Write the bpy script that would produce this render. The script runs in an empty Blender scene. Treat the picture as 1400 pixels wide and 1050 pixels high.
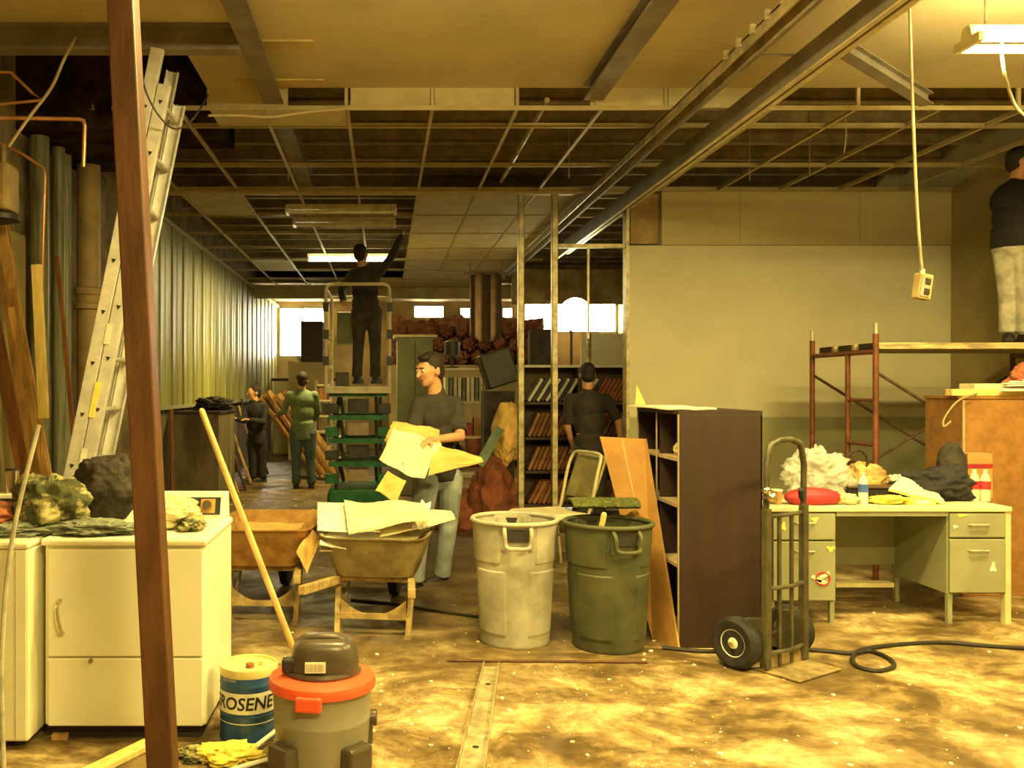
import bpy, bmesh, math, random
from mathutils import Vector, Matrix, noise
random.seed(7)
C = bpy.context.scene.collection
V = Vector
PI = math.pi
# survey constants of the photograph: focal length in pixels, vanishing point, eye height (metres)
F, CX, CY, EH = 1220.0, 525.0, 530.0, 1.5
def P(px, py, d): return V(((px-CX)*d/F, d, EH-(py-CY)*d/F))
def ZF(px, py):            # point of the floor seen at a pixel
    d = EH*F/(py-CY); return P(px, py, d)

# ------------------------------------------------------------------ materials
def mat(name, col, rough=.7, metal=0., var=.15, scale=6., bump=0., col2=None, lo=.4, hi=.6, detail=6, stretch=(1,1,1), bscale=None, trans=0., alpha=1., emit=None, estr=0.):
    m = bpy.data.materials.new(name); m.use_nodes = True
    nt = m.node_tree; N = nt.nodes; L = nt.links
    b = N['Principled BSDF']
    b.inputs['Roughness'].default_value = rough
    b.inputs['Metallic'].default_value = metal
    tc = N.new('ShaderNodeTexCoord'); mp = N.new('ShaderNodeMapping')
    mp.inputs['Scale'].default_value = stretch
    L.new(tc.outputs['Object'], mp.inputs['Vector'])
    nz = N.new('ShaderNodeTexNoise'); nz.inputs['Scale'].default_value = scale; nz.inputs['Detail'].default_value = detail
    nz.inputs['Roughness'].default_value = .62
    L.new(mp.outputs['Vector'], nz.inputs['Vector'])
    cr = N.new('ShaderNodeValToRGB')
    cr.color_ramp.elements[0].position = lo; cr.color_ramp.elements[1].position = hi
    if col2 is None:
        c0 = tuple(max(0, c*(1-var)) for c in col); c1 = tuple(min(1, c*(1+var)) for c in col)
    else: c0, c1 = col, col2
    cr.color_ramp.elements[0].color = (*c0, 1); cr.color_ramp.elements[1].color = (*c1, 1)
    L.new(nz.outputs['Fac'], cr.inputs['Fac']); L.new(cr.outputs['Color'], b.inputs['Base Color'])
    if bump:
        n2 = N.new('ShaderNodeTexNoise'); n2.inputs['Scale'].default_value = bscale or scale*4; n2.inputs['Detail'].default_value = 4
        L.new(mp.outputs['Vector'], n2.inputs['Vector'])
        bp = N.new('ShaderNodeBump'); bp.inputs['Strength'].default_value = bump; bp.inputs['Distance'].default_value = .02
        L.new(n2.outputs['Fac'], bp.inputs['Height']); L.new(bp.outputs['Normal'], b.inputs['Normal'])
    if trans: b.inputs['Transmission Weight'].default_value = trans
    if alpha < 1: b.inputs['Alpha'].default_value = alpha
    if emit:
        b.inputs['Emission Color'].default_value = (*emit, 1); b.inputs['Emission Strength'].default_value = estr
    return m

M = {}
M['ceil'] = mat('painted_ceiling', (.50,.42,.24), .9, var=.1, scale=.8, bump=.05, bscale=20)
M['tile'] = mat('ceiling_tile', (.52,.45,.25), .95, var=.12, scale=3, bump=.2, bscale=60)
M['tile_dirty'] = mat('stained_tile', (.30,.20,.08), .95, col2=(.5,.4,.2), scale=2)
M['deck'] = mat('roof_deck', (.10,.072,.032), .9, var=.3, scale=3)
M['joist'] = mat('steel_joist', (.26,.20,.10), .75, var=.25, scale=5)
M['tbar'] = mat('grid_metal', (.46,.38,.19), .55, var=.1, scale=5)
M['beamgrey'] = mat('dull_steel_beam', (.20,.17,.12), .6, var=.2, scale=4)
M['rail'] = mat('track_steel', (.40,.33,.19), .45, .3, var=.25, scale=6)
M['railedge'] = mat('track_bright', (.62,.54,.34), .4, .3, var=.2, scale=6)
M['wallwhite'] = mat('painted_drywall', (.62,.58,.38), .9, var=.05, scale=1.2)
M['wallupper'] = mat('bare_drywall', (.50,.44,.23), .9, var=.06, scale=1.0)
M['wallolive'] = mat('olive_wall_paint', (.36,.36,.20), .85, var=.07, scale=1.0)
M['wallright'] = mat('aged_tan_wall', (.36,.30,.13), .9, var=.15, scale=1.5)
M['wallblock'] = mat('old_masonry', (.20,.155,.07), .95, var=.35, scale=3, bump=.4, bscale=8)
M['wallback'] = mat('far_wall_paint', (.42,.33,.18), .9, var=.25, scale=1)
M['dadodark'] = mat('dark_wainscot', (.075,.045,.02), .85, col2=(.20,.16,.07), scale=2, stretch=(1,3,.4))
M['pink'] = mat('pink_insulation', (.30,.11,.06), 1, col2=(.46,.22,.13), scale=7, bump=.8, bscale=18)
M['rust'] = mat('rusted_post_paint', (.075,.030,.009), .5, col2=(.13,.052,.016), scale=9, bump=.15, bscale=50, stretch=(1,1,.3))
M['white'] = mat('white_enamel', (.86,.84,.64), .35, var=.03, scale=2)
M['white2'] = mat('offwhite_enamel', (.80,.77,.54), .4, var=.04, scale=3)
M['black'] = mat('black_plastic', (.02,.018,.015), .5, var=.3, scale=12)
M['darkgap'] = mat('dark_toe_kick', (.025,.02,.015), .8)
M['chrome'] = mat('worn_chrome', (.6,.56,.46), .25, 1., var=.1)
M['alu'] = mat('aluminium', (.74,.73,.66), .42, .35, var=.1, scale=12)
M['aludull'] = mat('dull_aluminium', (.5,.48,.36), .5, .4, var=.2, scale=12)
M['wood'] = mat('pine_board', (.42,.24,.07), .75, var=.25, scale=6, stretch=(4,4,.5))
M['woodred'] = mat('reddish_board', (.22,.09,.025), .75, var=.3, scale=6, stretch=(4,4,.5))
M['woodlight'] = mat('light_lumber', (.72,.56,.18), .7, var=.15, scale=6, stretch=(4,4,.5))
M['handle'] = mat('broom_wood', (.64,.44,.17), .5, var=.15, scale=8)
M['plytan'] = mat('orange_hardboard', (.44,.235,.06), .7, var=.12, scale=5)
M['tape'] = mat('packing_tape', (.72,.52,.24), .35, var=.08)
M['brown'] = mat('dark_brown_veneer', (.028,.012,.005), .62, var=.12, scale=4, stretch=(5,5,.5))
M['brownedge'] = mat('raw_edge', (.42,.32,.20), .7)
M['cabbrown'] = mat('particle_board', (.30,.145,.035), .65, var=.15, scale=14)
M['cangrey'] = mat('scuffed_grey_plastic', (.30,.29,.215), .6, col2=(.46,.44,.33), scale=4, bump=.1, bscale=30)
M['cangreen'] = mat('dirty_green_plastic', (.045,.052,.020), .6, col2=(.10,.10,.045), scale=5, bump=.1, bscale=30, lo=.35, hi=.75)
M['vacgrey'] = mat('grey_vacuum_plastic', (.27,.255,.19), .45, var=.06, scale=4)
M['vacdark'] = mat('dark_vacuum_plastic', (.075,.06,.038), .32, var=.1)
M['vacred'] = mat('red_vacuum_plastic', (.78,.10,.035), .4, var=.05)
M['blue'] = mat('blue_drum_paint', (.020,.078,.21), .4, var=.2, scale=8)
M['yellowtop'] = mat('yellowed_drum_top', (.70,.60,.24), .4, var=.15)
M['cream'] = mat('cream_band', (.78,.76,.58), .5, var=.05)
M['ink'] = mat('black_ink', (.015,.02,.02), .6)
M['barrow'] = mat('rusty_barrow_tray', (.20,.155,.065), .6, col2=(.31,.26,.12), scale=6, bump=.2, bscale=30)
M['barrowrust'] = mat('rust_barrow_tray', (.30,.14,.03), .7, col2=(.46,.27,.07), scale=7, bump=.2)
M['barrowwood'] = mat('barrow_wood', (.40,.29,.11), .7, var=.3, scale=10)
M['rubber'] = mat('rubber', (.018,.016,.013), .75, var=.3, scale=20)
M['card'] = mat('yellowed_board', (.80,.72,.46), .8, var=.12, scale=6)
M['cardwhite'] = mat('white_board', (.92,.90,.78), .8, var=.06, scale=6)
M['cardorange'] = mat('tan_board', (.70,.45,.13), .8, var=.12, scale=6)
M['truck'] = mat('hand_truck_olive', (.075,.068,.035), .5, .2, var=.3, scale=10)
M['plate'] = mat('worn_plate', (.35,.27,.13), .5, .5, var=.3, scale=12)
M['desk'] = mat('desk_grey_green', (.27,.28,.165), .5, var=.08, scale=4)
M['desktop'] = mat('desk_laminate', (.62,.58,.36), .5, var=.08, scale=5)
M['paint'] = mat('yellow_splash', (.85,.70,.14), .6)
M['sticker'] = mat('pale_sticker', (.85,.82,.6), .6)
M['scaf'] = mat('scaffold_red_paint', (.17,.052,.018), .55, var=.3, scale=14)
M['brace'] = mat('scaffold_brace_dark', (.10,.055,.025), .6, var=.3, scale=12)
M['plank'] = mat('scaffold_plank_wood', (.50,.40,.20), .8, var=.4, scale=8, stretch=(.6,5,5))
M['pipe'] = mat('tan_pipe_paint', (.30,.215,.085), .6, var=.2, scale=4)
M['pipedark'] = mat('dark_green_pipe', (.10,.105,.06), .45, col2=(.22,.22,.13), scale=6, stretch=(8,8,.4))
M['copper'] = mat('copper', (.70,.36,.16), .35, .7, var=.15)
M['cable'] = mat('pale_cable', (.36,.29,.15), .6)
M['cabledark'] = mat('dark_cable', (.04,.032,.02), .6)
M['skin'] = mat('skin', (.62,.33,.17), .55, var=.06, scale=6)
M['hair'] = mat('dark_hair', (.022,.013,.008), .7, var=.3, scale=30, bump=.4)
M['tshirt'] = mat('dark_tshirt', (.040,.034,.024), .9, var=.2, scale=8, bump=.2)
M['jeans'] = mat('light_jeans', (.27,.31,.30), .9, var=.22, scale=7, bump=.2)
M['jeanspale'] = mat('dusty_pale_jeans', (.46,.44,.34), .9, var=.25, scale=7, bump=.2)
M['jeansblue'] = mat('blue_jeans', (.075,.115,.12), .9, var=.2, scale=8)
M['greenshirt'] = mat('green_shirt', (.155,.215,.125), .9, var=.15, scale=8, bump=.2)
M['blackcloth'] = mat('black_cloth', (.018,.017,.018), .9, var=.3, scale=10, bump=.3)
M['darktrouser'] = mat('dark_trousers', (.045,.04,.026), .9, var=.25, scale=8)
M['boot'] = mat('dark_boot', (.02,.014,.01), .6)
M['eyew'] = mat('eye_white', (.8,.78,.7), .3); M['lip'] = mat('lips', (.42,.16,.10), .5)
M['liftgreen'] = mat('scissor_green', (.015,.15,.045), .45, var=.3, scale=8)
M['liftwhite'] = mat('lift_rail_paint', (.62,.55,.34), .45, var=.15)
M['liftdark'] = mat('lift_dark_steel', (.04,.038,.03), .5, var=.3)
M['camo'] = mat('camouflage_cloth', (.075,.08,.03), .95, col2=(.42,.38,.17), scale=9, bump=.4, lo=.47, hi=.56)
M['clothgrey'] = mat('grey_green_cloth', (.22,.24,.17), .95, var=.3, scale=8, bump=.4)
M['clothred'] = mat('rust_red_cloth', (.33,.11,.045), .95, var=.3, scale=8, bump=.4)
M['clothcream'] = mat('cream_cloth', (.58,.52,.27), .95, var=.25, scale=8, bump=.4)
M['jacket'] = mat('charcoal_jacket', (.035,.028,.02), .9, var=.35, scale=8, bump=.5)
M['plastic'] = mat('clear_bag_plastic', (.80,.80,.72), .22, var=.1, scale=8, bump=.5, alpha=.34)
M['redbag'] = mat('red_bag', (.36,.02,.03), .6, var=.2)
M['tanbag'] = mat('tan_bag', (.50,.33,.11), .7, var=.3, bump=.4)
M['yellowcloth'] = mat('yellow_gloves', (.80,.66,.10), .8, var=.2, bump=.3)
M['paper'] = mat('newsprint', (.76,.68,.44), .85, var=.12, scale=14)
M['bottle'] = mat('clear_bottle', (.75,.76,.70), .12, alpha=.75)
M['labelblue'] = mat('blue_label', (.05,.12,.42), .5)
M['labelred'] = mat('red_label', (.60,.035,.04), .5)
M['bottleliquid'] = mat('pale_drink', (.66,.58,.40), .2)
M['box'] = mat('cardboard_box', (.42,.25,.08), .85, var=.12)
M['chair'] = mat('tan_chair_metal', (.60,.54,.28), .4, var=.12, scale=5)
M['chairdark'] = mat('chair_back_olive', (.30,.26,.11), .5, var=.2)
M['gcab'] = mat('grey_green_cabinet', (.20,.22,.12), .6, var=.1)
M['bookwhite'] = mat('pale_binder', (.70,.66,.5), .7); M['bookdark'] = mat('dark_binder', (.06,.05,.035), .7)
M['bookrust'] = mat('rust_folder', (.32,.11,.035), .85, var=.25, scale=10); M['booktan'] = mat('tan_folder', (.42,.22,.07), .85, var=.25, scale=10)
M['shelfm'] = mat('dark_shelf', (.09,.055,.025), .7)
M['olive'] = mat('olive_rug', (.07,.09,.02), 1, col2=(.16,.17,.04), scale=40, bump=1, bscale=120)
M['hose'] = mat('black_hose', (.022,.02,.015), .5)
M['stud'] = mat('galvanised_stud', (.46,.40,.22), .45, .35, var=.3, scale=10)
M['redrag'] = mat('red_tarp', (.20,.06,.022), .9, var=.3, bump=.4)
M['duct'] = mat('brown_duct_cloth', (.14,.085,.05), .9, var=.15)
M['chip'] = mat('plaster_chip', (.82,.76,.52), .9)
M['tube'] = mat('lit_fluorescent_tube', (.9,.9,.8), .4, emit=(1,.84,.36), estr=45)
M['tubefar'] = mat('far_fluorescent_tube', (.9,.9,.8), .4, emit=(1,.9,.5), estr=9)
M['fixture'] = mat('fixture_enamel', (.75,.68,.42), .4)
M['holeshade'] = mat('painted_hole_shade', (.035,.020,.008), 1, var=.6, scale=5, bump=.6, bscale=9); M['holeshade'].node_tree.nodes['Principled BSDF'].inputs['Specular IOR Level'].default_value = .05  # near-black tint that paints the shade inside the ceiling hole
M['strip'] = mat('stained_strip', (.50,.37,.16), .9)

def floor_mat():
    m = bpy.data.materials.new('dirty_concrete'); m.use_nodes = True
    nt = m.node_tree; N = nt.nodes; L = nt.links; b = N['Principled BSDF']
    tc = N.new('ShaderNodeTexCoord')
    def nz(s, d=8, r=.6, st=(1,1,1), off=(0,0,0)):
        mp = N.new('ShaderNodeMapping'); mp.inputs['Scale'].default_value = st; mp.inputs['Location'].default_value = off
        L.new(tc.outputs['Object'], mp.inputs['Vector'])
        n = N.new('ShaderNodeTexNoise'); n.inputs['Scale'].default_value = s; n.inputs['Detail'].default_value = d; n.inputs['Roughness'].default_value = r
        n.inputs['Distortion'].default_value = .4
        L.new(mp.outputs[0], n.inputs['Vector']); return n
    def ramp(src, stops):
        c = N.new('ShaderNodeValToRGB')
        while len(c.color_ramp.elements) < len(stops): c.color_ramp.elements.new(.5)
        for e, (p, col) in zip(c.color_ramp.elements, stops): e.position = p; e.color = (*col, 1)
        L.new(src, c.inputs['Fac']); return c
    def mixc(f, a, bb, mode='MIX'):
        x = N.new('ShaderNodeMix'); x.data_type = 'RGBA'; x.blend_type = mode
        if isinstance(f, float): x.inputs['Factor'].default_value = f
        else: L.new(f, x.inputs['Factor'])
        L.new(a, x.inputs['A']); L.new(bb, x.inputs['B']); return x.outputs['Result']
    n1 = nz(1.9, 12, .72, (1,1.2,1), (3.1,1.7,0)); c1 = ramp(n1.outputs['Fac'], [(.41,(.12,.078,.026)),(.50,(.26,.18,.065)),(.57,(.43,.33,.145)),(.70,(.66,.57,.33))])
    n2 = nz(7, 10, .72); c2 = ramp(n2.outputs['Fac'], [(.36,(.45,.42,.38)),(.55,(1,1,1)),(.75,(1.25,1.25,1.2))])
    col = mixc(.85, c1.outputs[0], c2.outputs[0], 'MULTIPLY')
    # plaster dust lies mostly on the near right of the floor; trodden wet dirt covers the far aisle
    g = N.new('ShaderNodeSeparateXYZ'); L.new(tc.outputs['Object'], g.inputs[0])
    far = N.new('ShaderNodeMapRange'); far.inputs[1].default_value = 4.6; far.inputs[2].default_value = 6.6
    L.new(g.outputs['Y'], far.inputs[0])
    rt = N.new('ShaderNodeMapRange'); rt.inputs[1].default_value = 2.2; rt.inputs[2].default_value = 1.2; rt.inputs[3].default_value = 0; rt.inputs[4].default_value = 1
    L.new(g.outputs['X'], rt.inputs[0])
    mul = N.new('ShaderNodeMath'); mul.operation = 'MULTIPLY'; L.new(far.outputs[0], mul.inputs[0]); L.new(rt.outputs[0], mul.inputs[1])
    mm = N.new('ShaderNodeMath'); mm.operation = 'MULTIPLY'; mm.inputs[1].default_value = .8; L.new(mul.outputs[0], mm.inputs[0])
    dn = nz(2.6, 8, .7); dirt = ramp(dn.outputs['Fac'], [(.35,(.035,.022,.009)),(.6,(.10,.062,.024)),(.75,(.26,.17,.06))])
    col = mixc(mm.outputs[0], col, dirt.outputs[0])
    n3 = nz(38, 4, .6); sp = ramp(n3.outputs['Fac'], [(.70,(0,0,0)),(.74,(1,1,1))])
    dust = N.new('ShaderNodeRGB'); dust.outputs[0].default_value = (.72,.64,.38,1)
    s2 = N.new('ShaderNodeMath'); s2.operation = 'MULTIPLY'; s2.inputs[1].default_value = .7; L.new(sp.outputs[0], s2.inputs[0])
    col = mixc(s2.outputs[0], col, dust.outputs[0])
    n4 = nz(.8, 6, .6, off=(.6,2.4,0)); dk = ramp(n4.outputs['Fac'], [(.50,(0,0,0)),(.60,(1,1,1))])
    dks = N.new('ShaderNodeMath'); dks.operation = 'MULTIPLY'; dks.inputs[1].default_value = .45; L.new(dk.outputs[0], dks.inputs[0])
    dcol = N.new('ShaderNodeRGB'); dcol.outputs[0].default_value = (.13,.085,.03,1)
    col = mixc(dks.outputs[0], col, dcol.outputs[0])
    L.new(col, b.inputs['Base Color'])
    rr = ramp(n1.outputs['Fac'], [(.4,(.38,.38,.38)),(.62,(.85,.85,.85))]); L.new(rr.outputs[0], b.inputs['Roughness'])
    bp = N.new('ShaderNodeBump'); bp.inputs['Strength'].default_value = .5; bp.inputs['Distance'].default_value = .01
    L.new(n2.outputs['Fac'], bp.inputs['Height']); L.new(bp.outputs[0], b.inputs['Normal'])
    return m
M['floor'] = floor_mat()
def panel_mat():
    m = mat('green_corrugated_panels', (.20,.205,.045), .42, col2=(.44,.44,.15), scale=1.3, stretch=(1,2,.12), lo=.35, hi=.65)
    return m
M['panel'] = panel_mat()

# ------------------------------------------------------------------ mesh builder
def chain(o):
    m = o.matrix_basis.copy()
    return chain(o.parent) @ m if o.parent else m
def smoothpts(pts, n=6):
    pts = [V(p) for p in pts]; out = []
    for i in range(len(pts)-1):
        p0 = pts[max(i-1,0)]; p1 = pts[i]; p2 = pts[i+1]; p3 = pts[min(i+2,len(pts)-1)]
        for k in range(n):
            t = k/n
            out.append(.5*((2*p1)+(p2-p0)*t+(2*p0-5*p1+4*p2-p3)*t*t+(3*p1-p0-3*p2+p3)*t**3))
    out.append(pts[-1]); return out
class MB:
    def __init__(s): s.bm = bmesh.new(); s.sm = False; s.soft = False
    def add(s, vs, fs):
        b = [s.bm.verts.new(v) for v in vs]
        for f in fs:
            try: s.bm.faces.new([b[i] for i in f])
            except ValueError: pass
        return s
    def hexa(s, a):
        return s.add(a, [(0,3,2,1),(4,5,6,7),(0,1,5,4),(1,2,6,5),(2,3,7,6),(3,0,4,7)])
    def bx(s, x0,x1,y0,y1,z0,z1):
        return s.hexa([(x0,y0,z0),(x1,y0,z0),(x1,y1,z0),(x0,y1,z0),(x0,y0,z1),(x1,y0,z1),(x1,y1,z1),(x0,y1,z1)])
    def box(s, c, size, R=None):
        c = V(c); a, b, d = [q/2 for q in size]; R = R or Matrix.Identity(3)
        pts = [(-a,-b,-d),(a,-b,-d),(a,b,-d),(-a,b,-d),(-a,-b,d),(a,-b,d),(a,b,d),(-a,b,d)]
        return s.hexa([c+R@V(p) for p in pts])
    def beam(s, p0, p1, w, h, up=(0,0,1)):
        p0, p1 = V(p0), V(p1); d = (p1-p0).normalized(); up = V(up)
        if abs(d.dot(up)) > .98: up = V((0,1,0))
        x = d.cross(up).normalized(); u = x.cross(d).normalized()
        a = []
        for p in (p0, p1): a += [p-x*w/2-u*h/2, p+x*w/2-u*h/2, p+x*w/2+u*h/2, p-x*w/2+u*h/2]
        return s.hexa(a)
    def tube(s, pts, r, seg=8, caps=True, closed=False):
        s.sm = True; pts = [V(p) for p in pts]; n = len(pts)
        rs = r if isinstance(r, (list, tuple)) else [r]*n
        prev = None; rings = []
        for i, p in enumerate(pts):
            if closed: t = pts[(i+1)%n]-pts[i-1]
            else: t = pts[min(i+1,n-1)]-pts[max(i-1,0)]
            t = t.normalized() if t.length > 1e-9 else V((0,0,1))
            if prev is None:
                u = t.cross(V((0,0,1)));
                if u.length < .05: u = t.cross(V((0,1,0)))
            else: u = prev-t*prev.dot(t)
            u.normalize(); prev = u; w = t.cross(u)
            rings.append([s.bm.verts.new(p+(u*math.cos(2*PI*k/seg)+w*math.sin(2*PI*k/seg))*rs[i]) for k in range(seg)])
        m = n if closed else n-1
        for i in range(m):
            a, b = rings[i], rings[(i+1)%n]
            for k in range(seg): s.bm.faces.new([a[k],a[(k+1)%seg],b[(k+1)%seg],b[k]])
        if caps and not closed:
            s.bm.faces.new(rings[0][::-1]); s.bm.faces.new(rings[-1])
        return s
    def lathe(s, prof, c=(0,0,0), seg=32, R=None, cap0=True, cap1=True, fn=None):
        s.sm = True; c = V(c); R = R or Matrix.Identity(3); rings = []
        for r, z in prof:
            ring = []
            for k in range(seg):
                a = 2*PI*k/seg; rr = max(r,1e-4)*(fn(a, z) if fn else 1)
                ring.append(s.bm.verts.new(c+R@V((rr*math.cos(a), rr*math.sin(a), z))))
            rings.append(ring)
        for a, b in zip(rings, rings[1:]):
            for k in range(seg): s.bm.faces.new([a[k],a[(k+1)%seg],b[(k+1)%seg],b[k]])
        if cap0: s.bm.faces.new(rings[0][::-1])
        if cap1: s.bm.faces.new(rings[-1])
        return s
    def prism(s, poly, ext):
        poly = [V(p) for p in poly]; e = V(ext); n = len(poly)
        return s.add(poly+[p+e for p in poly], [tuple(range(n))[::-1], tuple(range(n,2*n))]+[(i,(i+1)%n,(i+1)%n+n,i+n) for i in range(n)])
    def ell(s, c, r, R=None, nu=16, nv=10):
        s.sm = True; c = V(c); R = R or Matrix.Identity(3)
        vs = [c+R@V((0,0,-r[2]))]
        for j in range(1,nv):
            ph = -PI/2+PI*j/nv
            for i in range(nu):
                a = 2*PI*i/nu; vs.append(c+R@V((r[0]*math.cos(ph)*math.cos(a), r[1]*math.cos(ph)*math.sin(a), r[2]*math.sin(ph))))
        vs.append(c+R@V((0,0,r[2]))); fs = []
        for i in range(nu): fs.append((0,1+(i+1)%nu,1+i))
        for j in range(nv-2):
            for i in range(nu):
                a = 1+j*nu; b = a+nu; fs.append((a+i,a+(i+1)%nu,b+(i+1)%nu,b+i))
        l = len(vs)-1; a = 1+(nv-2)*nu
        for i in range(nu): fs.append((l,a+i,a+(i+1)%nu))
        return s.add(vs, fs)
    def cap(s, p0, p1, r0, r1, seg=14):
        p0, p1 = V(p0), V(p1); d = p1-p0; L = d.length
        if L < 1e-6: return s
        d /= L; pts = []; rs = []
        for k in (-80,-60,-35,0): a = math.radians(k); pts.append(p0+d*r0*math.sin(a)); rs.append(r0*math.cos(a))
        for k in (0,35,60,80): a = math.radians(k); pts.append(p1+d*r1*math.sin(a)); rs.append(r1*math.cos(a))
        return s.tube(pts, rs, seg)
    def grid(s, fn, nu, nv):
        vs = [fn(i/nu, j/nv) for j in range(nv+1) for i in range(nu+1)]
        fs = [(j*(nu+1)+i, j*(nu+1)+i+1, (j+1)*(nu+1)+i+1, (j+1)*(nu+1)+i) for j in range(nv) for i in range(nu)]
        return s.add(vs, fs)
    def blob(s, c, r, seed=0, amp=.25, freq=2.5, nu=40, nv=24, flat=None, fold=.5):
        """lumpy folded volume resting on height `flat`"""
        s.soft = True; nu = max(nu, 88) if nu >= 48 else nu; nv = max(nv, 56) if nu >= 48 else nv
        s.sm = True; c = V(c); vs = []; sd = V((seed*3.17, seed*1.31, seed*.77))
        def pt(a, ph):
            d = V((math.cos(ph)*math.cos(a), math.cos(ph)*math.sin(a), math.sin(ph)))
            n = noise.fractal(d*freq*.6+sd, 1., 2., 2)
            q = d+V((noise.noise(d*2+sd), noise.noise(d*2-sd), 0))*.5
            rd = 1-min(1., abs(noise.noise(q*freq*1.25+sd*2))*3.2)
            r2 = 1-min(1., abs(noise.noise(q*freq*2.6-sd))*3.)
            k = 1+amp*(n*.9+fold*.42*rd+fold*.16*r2-.15)
            p = V((c.x+d.x*r[0]*k, c.y+d.y*r[1]*k, c.z+d.z*r[2]*k))
            if flat is not None and p.z < flat: p.z = flat+.0005*(p.z-flat)
            return p
        vs.append(pt(0,-PI/2))
        for j in range(1,nv):
            for i in range(nu): vs.append(pt(2*PI*i/nu, -PI/2+PI*j/nv))
        vs.append(pt(0,PI/2)); fs = []
        for i in range(nu): fs.append((0,1+(i+1)%nu,1+i))
        for j in range(nv-2):
            for i in range(nu):
                a = 1+j*nu; b = a+nu; fs.append((a+i,a+(i+1)%nu,b+(i+1)%nu,b+i))
        l = len(vs)-1; a = 1+(nv-2)*nu
        for i in range(nu): fs.append((l,a+i,a+(i+1)%nu))
        return s.add(vs, fs)
    def build(s, name, m, parent=None, world=False, bev=0, solid=0, smooth=None, remesh=0, sub=0):
        me = bpy.data.meshes.new(name)
        bmesh.ops.recalc_face_normals(s.bm, faces=s.bm.faces)
        s.bm.to_mesh(me); s.bm.free()
        o = bpy.data.objects.new(name, me); C.objects.link(o)
        me.materials.append(M[m] if isinstance(m, str) else m)
        if parent is not None:
            o.parent = parent
            if world: me.transform(chain(parent).inverted())
        if (s.sm if smooth is None else smooth):
            for p in me.polygons: p.use_smooth = True
            if not remesh and not s.soft: me.set_sharp_from_angle(angle=math.radians(38))
        if solid:
            k = o.modifiers.new('thickness','SOLIDIFY'); k.thickness = solid; k.offset = 0
        if bev:
            k = o.modifiers.new('bevel','BEVEL'); k.width = bev; k.segments = 2; k.limit_method = 'ANGLE'
        if remesh:
            k = o.modifiers.new('remesh','REMESH'); k.mode = 'VOXEL'; k.voxel_size = remesh; k.use_smooth_shade = True
            k2 = o.modifiers.new('smooth','SMOOTH'); k2.factor = .5; k2.iterations = 4
        if sub:
            k = o.modifiers.new('sub','SUBSURF'); k.levels = sub; k.render_levels = sub
        return o

def thing(name, label, cat, loc=(0,0,0), rz=0, group=None):
    o = bpy.data.objects.new(name, None); C.objects.link(o)
    o.empty_display_size = .1; o.location = loc; o.rotation_euler = (0,0,rz)
    return tag(o, label, cat, group)
def tag(o, label, cat, group=None, kind=None):
    o['label'] = label; o['category'] = cat
    if group: o['group'] = group
    if kind: o['kind'] = kind
    return o
def struct(name, mb, m, label=None, **k):
    o = mb.build(name, m, **k); o['kind'] = 'structure'
    return o
def copy_tree(o, parent=None):
    c = o.copy(); C.objects.link(c)
    if parent: c.parent = parent
    for ch in [x for x in bpy.data.objects if x.parent == o]: copy_tree(ch, c)
    return c
def rotz(a): return Matrix.Rotation(a, 3, 'Z')
def basis(x, y, z): return Matrix((V(x), V(y), V(z))).transposed()

# ------------------------------------------------------------------ the room
XL, XR, YB, YF = -2.65, 5.78, 22.0, -3.0
ZN, ZG, ZD = 3.65, 3.5, 4.15        # near ceiling, grid, roof deck
YG, YW, YS = 6.4, 9.1, 18.0         # grid edge, partition plane, soffit
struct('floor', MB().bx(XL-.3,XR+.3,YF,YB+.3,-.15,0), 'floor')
# near ceiling with a torn opening at the left
mb = MB(); mb.bx(-1.27,XR,YF,YG,ZN,ZN+.05).bx(XL,-1.27,YF,5.46,ZN,ZN+.05)
struct('ceiling', mb, 'ceil')
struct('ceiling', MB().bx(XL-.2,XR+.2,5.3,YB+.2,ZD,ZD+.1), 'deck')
struct('trim_9', MB().bx(XL,XR,5.28,5.32,ZN+.05,ZD), 'deck')  # unseen closure, added to keep outside light from leaking in above the grid
struct('ceiling', MB().bx(XL,XR,YS+.05,YB,3.62,3.68), 'tile_dirty')
# left wall: masonry near, corrugated panels further back
struct('wall_left', MB().bx(XL-.2,XL,YF,YB,0,ZD), 'wallblock')
mb = MB(); n = 150; y0, y1 = 9.75, YB-.3
def corr(u, v):
    y = y0+(y1-y0)*u; t = ((y-y0)/.61)%1
    d = .022 if t < .07 else (.008 if .48 < t < .52 else 0)
    return V((XL+.03+d, y, 1.27+(ZG-1.27)*v))
mb.grid(corr, n*5, 2); wp = struct('wall_left', mb, 'panel', solid=.01)
struct('wall_left', MB().bx(XL,XL+.03,9.75,YB-.2,0,1.27), 'dadodark')
struct('trim_1', MB().bx(XL,XL+.09,9.7,YB-.2,1.24,1.28), 'wallolive')
struct('trim_2', MB().bx(XL,XL+.07,9.6,YB,ZG-.03,ZG+.02), 'tbar')
struct('wall_right', MB().bx(XR,XR+.2,YF,YB,0,ZD), 'wallright')
struct('wall_front', MB().bx(XL,XR,YF-.2,YF,0,ZD), 'wallright')
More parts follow.
